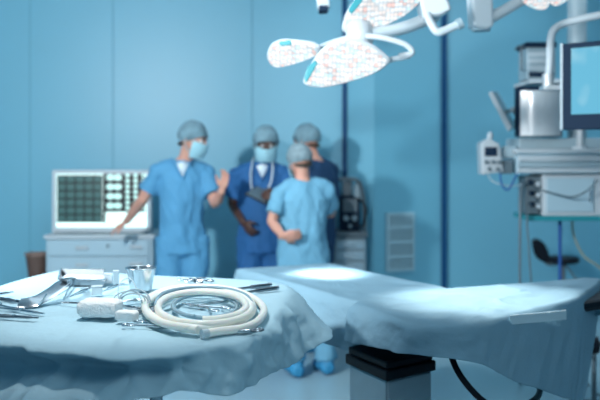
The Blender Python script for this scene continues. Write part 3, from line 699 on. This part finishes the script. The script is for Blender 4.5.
b = NB(); ball(b, at(490, 136, Yp+.05), (.02, .02, .03)); cyl(b, at(490, 136, Yp+.05), at(490, 141, Yp+.05), .012); obj('bottle_cap', b, 'white', t)
hose('blue cable drooping beneath the infusion pump', [at(500, 174, Yp+.03), at(502, 185, Yp), at(508, 190, Yp), at(514, 180, Yp), at(518, 172, Yp+.03)], .006, 'blue_hose', 'cable')
hose('white cable swinging from the infusion pump to the outlet column', [at(488, 175, Yp+.05), at(494, 182, Yp+.03), at(512, 186, Yp+.03), at(530, 182, Yp+.06)], .004, 'white', 'cable')

# large monitor on its tube arm
BM = thing('suspended_monitor', 'large dark framed monitor with glowing blue screen at the right edge', 'monitor', at(600, 131, 4.2))
mc = at(562, 87, 4.25); 
mt = Matrix.Translation(mc) @ Matrix.Rotation(-.72, 4, 'Z')
Wd, Hh = .66, .44
b = NB(); box(b, (0, 0, -Hh/2), (Wd, .05, Hh/2), mt); obj('housing', b, 'navy', BM, False, bevel=.006)
b = NB(); box(b, (-.012, .006, -Hh/2), (0.0, .05, Hh/2+.004), mt); obj('edge_trim', b, 'grey', BM, False)
b = NB(); box(b, (.05, -.004, -Hh/2+.078), (Wd-.05, .001, Hh/2-.028), mt); obj('screen', b, 'screen', BM, False)
b = NB(); box(b, (.2, .05, -.12), (.46, .12, .12), mt); obj('mount', b, 'grey_dark', BM, False, bevel=.01)
Ya = 4.5
b = NB(); tube(b, catmull([at(548, 86, Ya), at(550, 60, Ya), at(551, 38, Ya), at(555, 29, Ya), at(566, 23, Ya), at(600, 15, Ya-.05), at(660, 2, Ya-.1)], 7), .021, 14); obj('arm_tube', b, 'white', BM)
b = NB(); cyl(b, at(548, 88, Ya), at(548, 74, Ya), .03, 16); obj('sleeve', b, 'white_gloss', BM)
b = NB(); pbox(b, 544, 85, 566, 90, Ya-.04, .1); obj('foot_plate', b, 'white_gloss', BM, False, bevel=.006)
b = NB(); cyl(b, at(660, 4, Ya-.1), V((at(660, 0, Ya-.1).x, Ya-.1, 3.2)), .04); obj('ceiling_post', b, 'white', BM)
t = thing('monitor_stand', 'short white post between the large monitor and the pendant shelf', 'stand', at(580, 149, Yp+.0))
b = NB(); cyl(b, at(580, 149, Yp+.05), at(580, 118, Yp+.05), .022, 16); obj('post', b, 'white_gloss', t)
b = NB(); cyl(b, at(580, 149, Yp+.05), at(580, 146.5, Yp+.05), .05, 20); obj('base', b, 'white', t)

# black stool
Ys = 7.0
bs = thing('stool', 'black stool with low backrest standing under the pendant', 'stool', (X(563, Ys), Ys, 0))
sc = at(563, 259.5, Ys)
b = NB(); lathe(b, [(.04, -.028), (.12, -.026), (.135, -.01), (.135, .01), (.12, .025), (.03, .028)], sc, 28); obj('seat', b, 'black', bs)
b = NB(); prism(b, catmull([at(x, y, Ys) for x, y in ((532, 242), (538, 240), (545, 245), (549, 254), (550, 262), (543, 262), (535, 256))], 4, True), (.03, .12, 0)); obj('backrest', b, 'black', bs, bevel=.012)
b = NB(); tube(b, catmull([at(543, 258, Ys+.06), at(548, 264, Ys+.05), at(560, 263, Ys+.02)], 5), .014, 8); obj('back_bracket', b, 'grey_dark', bs)
b = NB(); cyl(b, (sc.x, sc.y, .07), (sc.x, sc.y, sc.z-.02), .022); obj('gas_lift', b, 'grey_dark', bs)
b = NB(); tube(b, [sc+V((.02, 0, -.04)), sc+V((.10, -.03, -.16)), sc+V((.13, -.03, -.2))], .009, 8); obj('lever', b, 'grey_dark', bs)
for i in range(5):
    a = 2*PI*i/5+.3; e = V((sc.x+.24*math.cos(a), sc.y+.24*math.sin(a), .07))
    b = NB(); tube(b, [(sc.x, sc.y, .10), e], [.022, .015], 8); l = obj('base_arm', b, 'grey_dark', bs)
    b = NB(); cyl(b, e+V((-.012, 0, -.042)), e+V((.012, 0, -.042)), .027); obj('caster', b, 'black', l)

# ---------------------------------------------------------------- cloths
def drape(name, top, z, hem, m, parent=None, n=9, R_=16, bulge=None, amp=.016, freq=9, wr=.0022, seed=0, top_z=None, ramp=2.2):
    """sheet over a flat top: top = outline on the plane z, hem = hanging edge"""
    T = catmull([V((p[0], p[1], p[2] if len(p) > 2 else z)) for p in top], n, True); Hm = catmull(hem, n, True); N = len(T)
    ce = sum(T, V())/N; b = NB(); rings = []
    per = [0]
    for i in range(1, N): per.append(per[-1]+(T[i]-T[i-1]).length)
    tot = per[-1]+(T[0]-T[-1]).length
    outs = []
    for i in range(N):
        t = T[(i+1) % N]-T[i-1]; o_ = V((t.y, -t.x, 0)).normalized()
        if o_.dot(T[i]-ce) < 0: o_ = -o_
        outs.append(o_)
    NI = 16
    for j in range(NI, 0, -1):
        s = j/NI; s = 1-(1-s)**1.25; rr_ = []
        for i in range(N):
            p = ce+(T[i]-ce)*(1-s)
            zz = wr*fbm(V((p.x*6+seed, p.y*6, 0)))*2+wr*2.2*(max(0, 1-abs(fbm(V((p.x*3.3, p.y*4.1+seed, 3)), 2))*7)-.4)
            zz += wr*1.6*max(0, 1-abs(fbm(V((p.x*7+p.y*5+seed, p.y*2-p.x*2, 1)), 2))*9)*max(0, 1-s*3.2)
            rr_.append(b.verts.new((p.x, p.y, p.z+zz*min(1, s*5+.15))))
        rings.append(rr_)
    rings.append([b.verts.new(p) for p in T])
    for j in range(1, R_+1):
        t = j/R_; rr_ = []
        for i in range(N):
            p = T[i].lerp(Hm[i], t); o_ = outs[i]; s = per[i]/tot
            drop = (T[i]-Hm[i]).length
            th = 2*PI*s
            f1 = fbm(V((math.cos(th)*freq*.35+seed, math.sin(th)*freq*.35, t*.5)))
            f2 = fbm(V((math.cos(th)*freq*1.3, math.sin(th)*freq*1.3+seed, t*1.2)))
            g_ = min(1, drop/.1)*min(1, t*ramp)
            q = p+o_*(amp*(f1*1.6+f2)*g_)
            q += o_*((bulge(t, p) if bulge else .012*math.sin(min(1, t*5)*PI/2))*min(1, drop/.08))
            rg = max(0, 1-abs(fbm(V((p.x*9+t*.8+seed, p.y*9-t*1.3, t*1.5)), 2))*6)
            q += o_*(rg*amp*.30*g_)
            q.z += .006*f1*g_*t
            rr_.append(b.verts.new(q))
        rings.append(rr_)
    cv = b.verts.new(ce+V((0, 0, 0)))
    for i in range(N): b.faces.new((cv, rings[0][i], rings[0][(i+1) % N]))
    for A_, B2 in zip(rings, rings[1:]):
        for i in range(N): b.faces.new((A_[i], B2[i], B2[(i+1) % N], A_[(i+1) % N]))
    bmesh.ops.recalc_face_normals(b, faces=b.faces)
    o = obj(name, b, m, parent, auto=False)
    sd = o.modifiers.new('solid', 'SOLIDIFY'); sd.thickness = .003; sd.offset = -1
    ss = o.modifiers.new('sub', 'SUBSURF'); ss.levels = 1; ss.render_levels = 1
    return o

# instrument table
TZ = 1.0
tl = [(58, 270), (105, 272), (160, 275), (230, 278), (276, 282), (289, 288), (283, 301), (272, 317), (256, 332), (236, 342), (208, 345), (180, 351), (150, 350), (118, 352), (88, 346), (58, 344), (28, 337), (0, 332), (-60, 316)]
top = [onz(x, y, TZ) for x, y in tl]
# rear-left corner already first; add left corner
top.append(V((-1.17, 3.0, TZ)))
hem = [at(48, 300, 3.72), at(105, 304, 3.72), at(160, 308, 3.6), at(235, 312, 3.5), at(298, 320, 3.38), at(326, 333, 3.08), at(308, 350, 2.85), at(285, 366, 2.62), at(262, 374, 2.42), at(244, 388, 2.26), at(218, 395, 2.18), at(188, 389, 2.14), at(155, 396, 2.10), at(122, 399, 2.09), at(88, 397, 2.10), at(55, 402, 2.12), at(25, 401, 2.16), at(-5, 408, 2.24), at(-75, 405, 2.48), V((-1.24, 3.05, .84))]
def b_inst(t, p):
    gth = math.exp(-((p.x+.27)/.13)**2)*max(0, min(1, (2.7-p.y)/.2))*min(1, t*3)*.010*math.sin(p.x*75+t*3)
    front = max(0, min(1, (2.75-p.y)/.25))*max(0, min(1, (-.28-p.x)/.15))
    return .014*math.sin(min(1, t*6)*PI/2)+front*(.040*math.exp(-((t-.12)/.11)**2)-.085*math.exp(-((t-.52)/.24)**2)+.05*max(0, t-.75))+gth
IT = thing('instrument_table', 'pedestal instrument table in the left foreground carrying surgical tools', 'table', (-.47, 2.75, 0))
b = NB()
prism(b, [((p-V((-.5, 2.85, 0)))*.93+V((-.5, 2.85, 0))).xy.to_3d()+V((0, 0, TZ-.008)) for p in top], (0, 0, -.03)); obj('tabletop', b, 'brushed', IT, False)
b = NB(); cyl(b, (-.47, 2.72, .05), (-.47, 2.72, TZ-.03), .022, 20); obj('pedestal', b, 'steel', IT)
for i in range(4):
    a = PI/4+i*PI/2; e = V((-.47+.34*math.cos(a), 2.72+.34*math.sin(a), .07))
    b = NB(); tube(b, [(-.47, 2.72, .09), e], [.025, .018], 10); l = obj('base_arm', b, 'steel', IT)
    b = NB(); cyl(b, e+V((-.012, 0, -.038)), e+V((.012, 0, -.038)), .031); obj('caster', b, 'black', l)
dr = drape('table_drape', top, TZ, hem, 'drape', None, bulge=b_inst, amp=.016, ramp=5, freq=9, wr=.0034, seed=3.1)
tag(dr, 'pale blue cloth drape covering the instrument table', 'drape'); origin_to(dr, (-.47, 2.75, TZ))

# operating table
OZ = .90
OT = thing('operating_table', 'operating table with steel pedestal and black pads under pale sheets', 'operating table', (.33, 3.3, 0))
ax = V((.49, -.87, 0)).normalized(); ay = V((.87, .49, 0)).normalized()*-1
pc = V((.39, 3.28, 0))
def otm(z=0): return Matrix.Translation((0, 0, z))
q = [V((.197, 3.35, 0)), V((.324, 3.10, 0)), V((.515, 3.25, 0)), V((.388, 3.50, 0))]
b = NB(); prism(b, [p+V((0, 0, .10)) for p in q], (0, 0, .56)); obj('pedestal', b, 'brushed', OT, False, bevel=.01, label='brushed steel pedestal')
b = NB(); cq = sum(q, V())/4
prism(b, [cq+(p-cq)*1.10+V((0, 0, .66)) for p in q], (0, 0, .04)); prism(b, [cq+(p-cq)*1.02+V((0, 0, .70)) for p in q], (0, 0, .03)); obj('pedestal_collar', b, 'black', OT, False, bevel=.006)
b = NB(); prism(b, [cq+(p-cq)*1.8+V((0, 0, .0)) for p in q], (0, 0, .10)); obj('base', b, 'brushed', OT, False, bevel=.02)
def slab(pts, z0, z1, name, m, bev=.01, shrink=.0):
    b = NB(); c = sum((V((*p, 0)) for p in pts), V())/len(pts)
    prism(b, [c+(V((*p, 0))-c)*(1-shrink)+V((0, 0, z0)) for p in pts], (0, 0, z1-z0)); return obj(name, b, m, OT, False, bevel=bev)
Aq = [(-.318, 4.42), (.167, 4.63), (.66, 3.76), (.20, 3.45)]
Bq = [(.24, 3.36), (.46, 2.97), (1.72, 3.84), (1.47, 4.28), (.62, 3.75)]
slab(Aq, .80, .885, 'mattress', 'black', .02, .05)
slab(Aq, .76, .80, 'table_frame', 'steel_dark', .004, .10)
slab(Bq, .835, .880, 'side_pad', 'black', .02, .05)
slab(Bq, .79, .835, 'side_frame', 'steel_dark', .004, .30)
topA = [(-.318, 4.42), (-.08, 4.53), (.13, 4.625), (.19, 4.60), (.30, 4.40), (.50, 4.05), (.66, 3.76), (.56, 3.55), (.36, 3.42), (.21, 3.47), (.06, 3.74), (-.13, 4.08), (-.30, 4.37)]
hemA = []
cA = V((.17, 4.02, 0))
for i, p in enumerate(topA):
    p = V((*p, OZ)); d = (p-cA); d.z = 0; d.normalize()
    zh = .70
    if p.x > .3 and p.y < 3.8: zh = .80
    hemA.append(V((p.x+d.x*.05, p.y+d.y*.05, zh)))
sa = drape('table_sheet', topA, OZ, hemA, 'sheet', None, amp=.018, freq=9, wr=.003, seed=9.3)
tag(sa, 'pale blue sheet on the far end of the operating table near the group', 'sheet', 'operating table sheets'); origin_to(sa, (.17, 4.02, OZ))
OB = .912
topB = [onz(356, 302, OB), onz(378, 310, OB), onz(405, 321, OB), onz(440, 326, OB), onz(480, 321, OB), onz(530, 309, OB), onz(562, 301, OB), onz(580, 295, OB), onz(588, 290, OB), onz(602, 278, OB), onz(575, 279, OB), onz(530, 282, OB), onz(480, 285.5, OB), onz(435, 289, OB), onz(395, 293, OB)]
hemB = [at(345, 338, 3.36), at(366, 344, 3.18), at(398, 352, 3.0), at(440, 357, 2.88), at(484, 365, 2.92), at(508, 380, 3.0), at(540, 391, 3.15), at(566, 399, 3.30), at(576, 402, 3.40), at(584, 380, 3.5), at(602, 282, 4.0), at(578, 310, 4.28), at(530, 312, 4.10), at(480, 314, 4.0), at(430, 316, 3.95), at(385, 310, 3.80)]
def b_B(t, p): return .016*math.sin(min(1, t*5)*PI/2)+max(0, min(1, (.55-p.x)/.15))*max(0, min(1, (3.6-p.y)/.1))*min(1, t*3)*.011*math.sin(p.x*95+p.y*30+t*2)
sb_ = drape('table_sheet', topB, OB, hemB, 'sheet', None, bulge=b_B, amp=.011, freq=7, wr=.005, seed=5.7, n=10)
tag(sb_, 'pale blue sheet at the right foreground end hanging lowest off the operating table', 'sheet', 'operating table sheets'); origin_to(sb_, (.8, 3.5, OB))
# tape strip on the hanging front of the near sheet
b = NB(); 
P = [at(506, 314, 3.07), at(562, 309, 3.30), at(562, 318, 3.31), at(508, 323, 3.08)]
prism(b, [p+V((.008, -.030, 0)) for p in P], (-.002, .004, 0)); obj('adhesive_strip', b, 'tape', sb_, False)
hz = .012
hose('black hose curving down beneath the operating table sheet', [at(450, 345, 3.1), at(452, 358, 3.05), at(462, 378, 3.0), at(482, 400, 3.0), at(505, 412, 3.0), at(528, 404, 3.1), at(540, 388, 3.35), at(530, 345, 3.6)], hz, 'black')
# small wheeled base seen past the sheet
t = thing('trolley_base', 'black wheel and leg at the right edge beyond the hanging sheet', 'trolley', (X(602, 5.0), 5.0, 0))
b = NB(); c = at(594, 345, 4.9); cyl(b, c+V((-.02, 0, 0)), c+V((.02, 0, 0)), .05, 20); obj('reel', b, 'black', t)
b = NB(); tube(b, [V((X(594, 4.9), 4.9, c.z-.04)), V((X(594, 4.9), 4.9, .03))], .015, 8); obj('stem', b, 'grey_dark', t)
b = NB(); lathe(b, [(.16, 0), (.16, .02), (.03, .05)], (X(594, 4.9), 4.9, 0), 20); obj('base', b, 'grey_dark', t)
b = NB(); tube(b, [c+V((.02, 0, .0)), c+V((.2, .05, .04))], .012, 8); obj('arm', b, 'grey_dark', t)
hose('thin dark cable on the floor at the right edge', [at(589, 352, 4.9), at(584, 368, 4.8), onz(588, 385, .006), onz(600, 395, .006), onz(640, 400, .006)], .006, 'grey_dark', 'cable')

# ---------------------------------------------------------------- instruments on the table
S0 = TZ+.007
def loc(px, py, z=S0): return onz(px, py, z)
def aim(p0, p1):                       # position and rotation for a tool from pixel p0 to pixel p1
    a = loc(*p0); c = loc(*p1); d = c-a; return a, math.atan2(d.y, d.x), d.length
def haemostat(label, p0, p1, m='steel', group=None, name='haemostat', open_=.06, curved=.0):
    """rings at p0, tips at p1"""
    a, rz, Ln = aim(p0, p1); t = thing(name, label, 'surgical clamp' if name == 'haemostat' else name, a, (0, 0, rz), group)
    for s in (1, -1):
        b = NB(); w_ = .022+open_*.1
        pts = [(.034, s*(w_-.004), .004), (Ln*.3, s*.013, .004), (Ln*.55, s*.004, .004), (Ln*.62, 0, .004), (Ln*.75, -s*.0025*1, .004), (Ln, -s*(.001+open_*.02)+curved*.02, .004)]
        tube(b, catmull(pts, 5), [.0038]*8+[.0052]*10+[.0046]*5+[.0026]*3, 8); sh = obj('shank', b, m, t, world=False)
        b = NB(); tube(b, [(.017+.017*math.cos(q_), s*w_+.012*math.sin(q_), .004) for q_ in [2*PI*i/18 for i in range(18)]], .0034, 8, True); obj('finger_ring', b, m, sh, world=False)
    b = NB(); cyl(b, (Ln*.62, 0, -.0005), (Ln*.62, 0, .0095), .0055, 12); obj('pivot', b, m, t, world=False)
    return t
def forceps(label, p0, p1, group=None, m='steel', name='forceps', wd=.009):
    a, rz, Ln = aim(p0, p1); t = thing(name, label, 'forceps', a, (0, 0, rz), group)
    for s in (1, -1):
        b = NB(); pts = catmull([(0, 0, .006), (Ln*.15, s*wd*.6, .006), (Ln*.45, s*wd, .006), (Ln*.8, s*wd*.5, .006), (Ln, s*.0012, .006)], 5)
        tube(b, pts, [(.0012, .005-.0035*i/(len(pts)-1)) for i in range(len(pts))], 8, up=(0, 0, 1)); obj('arm', b, m, t, world=False)
    b = NB(); ball(b, (.003, 0, .006), (.006, .004, .005), seg=12); obj('joint', b, m, t, world=False)
    return t
def scalpel(label, p0, p1, group=None):
    a, rz, Ln = aim(p0, p1); t = thing('scalpel', label, 'scalpel', a, (0, 0, rz), group)
    b = NB(); tube(b, [(0, 0, .004), (Ln*.1, 0, .004), (Ln*.7, 0, .004), (Ln*.78, 0, .004)], [(.0025, .002), (.005, .003), (.004, .003), (.0028, .002)], 8, up=(0, 0, 1)); obj('grip', b, 'steel_dark', t, world=False)
    b = NB(); prism(b, [(Ln*.76, -.003, .003), (Ln*.94, -.004, .003), (Ln, .003, .003), (Ln*.76, .003, .003)], (0, 0, .001)); obj('blade', b, 'steel', t, False, world=False)
    return t
# clamps at the left
haemostat('long steel clamp with its tip ending nearest the gauze, left foreground', (-14, 306), (44, 315))
haemostat('steel clamp just behind the frontmost one at the left edge', (-20, 297), (40, 306), m='steel_dark')
haemostat('scissors cut off by the left edge of the picture, farthest back there', (-30, 300), (13, 293), name='scissors')
t = haemostat('dark steel clamp lying frontmost at the left edge', (-24, 316), (38, 319), m='steel_dark')
b = NB(); p = loc(45, 305); tube(b, catmull([p+V((-.035, 0, .006)), p+V((-.01, -.03, .008)), p+V((0.0, -.02, .02)), p+V((.005, 0, .034))], 6), [(.006, .002)]*19, 8); o = obj('hook_retractor', b, 'steel'); tag(o, 'small upturned steel hook at the tips of the left clamps', 'retractor'); origin_to(o, p)
# broad blade retractor
a = loc(62, 281); c = loc(24, 303)
t = thing('blade_retractor', 'large curved steel blade retractor leaning on the tray at the left', 'retractor', a)
b = NB(); tube(b, catmull([loc(66, 281, S0+.055), loc(61, 284, S0+.050), loc(53, 291, S0+.036), loc(42, 298, S0+.022), loc(31, 302, S0+.014), loc(19, 303, S0+.010)], 6), [(.020+.008*math.sin(i/30*PI), .0024) for i in range(31)], 12, up=(0, -.5, .7)); obj('blade', b, 'steel', t)
b = NB(); tube(b, catmull([loc(63, 281, S0+.060), loc(66, 279, S0+.062), loc(72, 278, S0+.04), loc(74, 284, S0+.012)], 5), [(.014, .003)]*16, 8, up=(0, 0, 1)); obj('handle', b, 'steel_dark', t)
forceps('slim steel forceps lying beside the large blade retractor', (74, 284), (58, 297))
forceps('steel forceps between the retractor and the plastic box', (90, 290), (70, 298.5))
forceps('steel forceps lying right of the small plastic box', (120, 286), (103, 293))
scalpel('scalpel with dark handle left of the gauze', (86, 304.5), (55, 303.5))
# instrument tray
t = thing('instrument_tray', 'shallow steel tray at the rear left of the table', 'tray', loc(80, 284))
a0 = loc(60, 285); a1 = loc(104, 286); a2 = loc(103, 276); a3 = loc(62, 275); ht = .024
b = NB(); base_ = [a0, a1, a2, a3]; cc = sum(base_, V())/4
prism(b, base_, (0, 0, .003)); obj('tray_floor', b, 'steel', t, False)
b = NB()
for i in range(4):
    p_, q_ = base_[i], base_[(i+1) % 4]; o1 = cc+(p_-cc)*1.06; o2 = cc+(q_-cc)*1.06
    vs_ = [p_, q_, o2+V((0, 0, ht)), o1+V((0, 0, ht))]; prism(b, vs_, (cc-(p_+q_)/2).normalized()*.003)
obj('tray_wall', b, 'steel_dark', t, False)
b = NB(); tube(b, [cc+(p_-cc)*1.07+V((0, 0, ht)) for p_ in base_], .0035, 8, True); obj('rim', b, 'steel', t)
# plastic boxes
def pbx(label, px, py, s, m, name='plastic_box'):
    p = loc(px, py); t = thing(name, label, 'box', p)
    b = NB(); cbox(b, p+V((0, 0, s[2]/2)), s, .25); obj('box_body', b, m, t, False, bevel=.002)
    b = NB(); cbox(b, p+V((0, 0, s[2]+.003)), (s[0]*1.04, s[1]*1.04, .005), .25); obj('lid', b, 'white', t, False, bevel=.0015)
pbx('small clear plastic box standing behind the gauze', 97, 294.5, (.038, .03, .026), 'clear_box')
pbx('small pale box between the tray and the steel cup', 108, 283, (.030, .03, .032), 'white')
pbx('lower pale box touching the tray beside the other boxes', 116, 283.5, (.022, .02, .045), 'grey')
# cup
cp_ = loc(141, 290)
t = thing('steel_cup', 'polished steel cup standing at the back of the coiled wire', 'cup', cp_)
b = NB(); lathe(b, [(.036, 0), (.040, .002), (.046, .045), (.054, .080), (.052, .080), (.044, .045), (.037, .006), (.002, .005)], cp_, 40); obj('cup_wall', b, 'steel', t)
b = NB(); tube(b, [cp_+V((.0545*math.cos(q_), .0545*math.sin(q_), .0805)) for q_ in [2*PI*i/40 for i in range(40)]], .0026, 8, True); obj('rim', b, 'steel', t)
# looped thin line
t = thing('guide_wire', 'thin clear line looped upright around the steel cup', 'tubing', loc(132, 301))
b = NB(); pts = []
for i in range(150):
    a = i/150*2*PI*4.6; f_ = i/150; c = loc(133+3*math.sin(a*.31), 301, S0+.034)
    pts.append(c+V((.048*math.cos(a)*(1+.15*math.sin(a*.43)), .018*math.sin(a*.7)-.0, .030*math.sin(a)*(1+.18*math.cos(a*.37)))))
tube(b, pts, .0019, 6); obj('line', b, 'tube_clear', t)
b = NB(); tube(b, catmull([loc(120, 304, S0+.006), loc(118, 290, S0+.03), loc(122, 281, S0+.05), loc(131, 279, S0+.055), loc(140, 297, S0+.04), loc(143, 306, S0+.006)], 8), .0022, 6); obj('line_end', b, 'tube_clear', t)
# dark clips
haemostat('small dark clamp under the left side of the cream tube coil', (150, 313), (124, 307), m='steel_dark')
haemostat('short dark clamp closest to the front of the gauze', (158, 310), (126, 312), m='steel_dark')
haemostat('steel clamp crossing behind the dark small clamps by the cup', (158, 299), (120, 303), m='steel')
# gauze
def gauze(label, px, py, s, rz, seed):
    p = loc(px, py); b = NB(); vs_ = ball(b, (0, 0, 0), 1, seg=48)
    for v in vs_:
        c = v.co.copy(); c = V([math.copysign(abs(q_)**.45, q_) for q_ in c])
        c *= 1+.07*fbm(V((c.x*2.2+seed, c.y*2.2, c.z*2.2)))+.02*fbm(c*9)
        v.co = V((c.x*s[0]/2, c.y*s[1]/2, (c.z*.5+.5)*s[2]))
    bmesh.ops.transform(b, matrix=Matrix.Translation(p) @ Matrix.Rotation(rz, 4, 'Z'), verts=vs_)
    o = obj('gauze_pad', b, 'gauze', auto=False); tag(o, label, 'gauze'); origin_to(o, p)
gauze('larger fluffy white gauze pad in front of the steel cup', 100, 316, (.128, .09, .052), -.15, 1)
gauze('smaller white gauze roll right of the larger gauze pad', 127, 321, (.066, .04, .032), -.3, 5)
# cream tube coil
t = thing('tube_coil', 'thick cream coloured tube coiled on the table', 'tubing', loc(200, 318))
b = NB(); pts = []
def el(cx, cy, rx, ry, a, z): return loc(cx+rx*math.cos(a), cy-ry*math.sin(a), z)
turns = 2.75; N = 170
for i in range(N+1):
    f_ = i/N; a = PI*1.0 - f_*2*PI*turns
    k_ = f_*turns
    if k_ < 1: cx, cy, rx, ry = 199, 308, 54, 20
    elif k_ < 2: s_ = k_-1; cx, cy, rx, ry = 199+5*s_, 308-1*s_, 54-8*s_, 20-4*s_
    else: s_ = k_-2; cx, cy, rx, ry = 204-2*s_, 307-1*s_, 46-6*s_, 16-3*s_
    pts.append(el(cx, cy, rx, ry, a, S0+.012+.009*k_))
tube(b, pts, .0112, 12); obj('tube', b, 'tube_cream', t)
t2 = thing('tube_coil', 'second cream tube looping out to the right side of the coil', 'tubing', loc(225, 325))
b = NB(); pts = catmull([loc(208, 333, S0+.010), loc(222, 331, S0+.010), loc(243, 328, S0+.010), loc(258, 321, S0+.010), loc(264, 310, S0+.010), loc(256, 300, S0+.010), loc(236, 291, S0+.010), loc(205, 287, S0+.010), loc(172, 289, S0+.010), loc(150, 297, S0+.012), loc(145, 307, S0+.012), loc(156, 319, S0+.012), loc(178, 327, S0+.014), loc(198, 330, S0+.016)], 9)
tube(b, pts, .0118, 12); obj('tube', b, 'tube_cream', t2)
b = NB(); p_, q_ = pts[0], pts[3]; cyl(b, p_-(q_-p_).normalized()*.02, p_+(q_-p_).normalized()*.012, .0125, 14, .011); obj('connector', b, 'clear_box', t2)
t = thing('tube_coil', 'grey blue tube coil nested inside the cream coil', 'tubing', loc(203, 312))
b = NB(); pts = []
for i in range(141):
    f_ = i/140; a = PI*.2+f_*2*PI*2.6; pts.append(el(206+2*math.sin(a*.3), 306, 35-4*f_, 12.5-1.5*f_, a, S0+.007+.012*f_))
tube(b, pts, .0058, 10); obj('tube', b, 'tube_grey', t)
b = NB(); tube(b, catmull([loc(160, 313, S0+.03), loc(156, 303, S0+.034), loc(164, 293, S0+.034), loc(190, 287.5, S0+.034), loc(222, 288, S0+.034), loc(244, 294, S0+.034), loc(252, 303, S0+.03)], 8), .0058, 10); obj('outer_turn', b, 'tube_grey', t)
haemostat('steel scissors lying inside the tube coils', (224, 311), (182, 305), name='scissors')
forceps('slim steel forceps lying inside the tube coils', (228, 303), (188, 309))
# front tools
haemostat('long steel clamp along the front edge with its ring by the gauze roll', (129, 324), (205, 332))
haemostat('dark clamp at the front edge right of the long clamp', (258, 329), (214, 334.5), m='steel_dark')
forceps('steel forceps at the front edge under the tube end', (250, 333), (196, 333.5))
# rear right tools
a, rz, Ln = aim((232, 296), (279, 287))
for lab, p0, p1 in (('long dark steel rod nearer of two at the right rear corner', (228, 296.5), (277, 289.5)), ('long dark steel rod farther back at the right rear corner', (226, 292), (270, 286.5))):
    a, rz, Ln = aim(p0, p1); t = thing('dilator_rod', lab, 'surgical rod', a, (0, 0, rz))
    b = NB(); tube(b, [(0, 0, .006), (.01, 0, .006), (Ln*.55, 0, .006), (Ln*.56, 0, .006), (Ln, 0, .006)], [.002, .0045, .005, .0075, .0075], 10); obj('shaft', b, 'steel_dark', t, world=False)
    b = NB(); cyl(b, (Ln-.006, 0, .006), (Ln+.004, 0, .006), .0085); obj('end_cap', b, 'steel', t, world=False)
haemostat('small shiny clamp behind the coil, leftmost at the rear', (182, 281.5), (206, 279))
haemostat('small shiny clamp behind the coil pointing left, right of its neighbour', (207, 283), (186, 279.5), m='steel_dark')
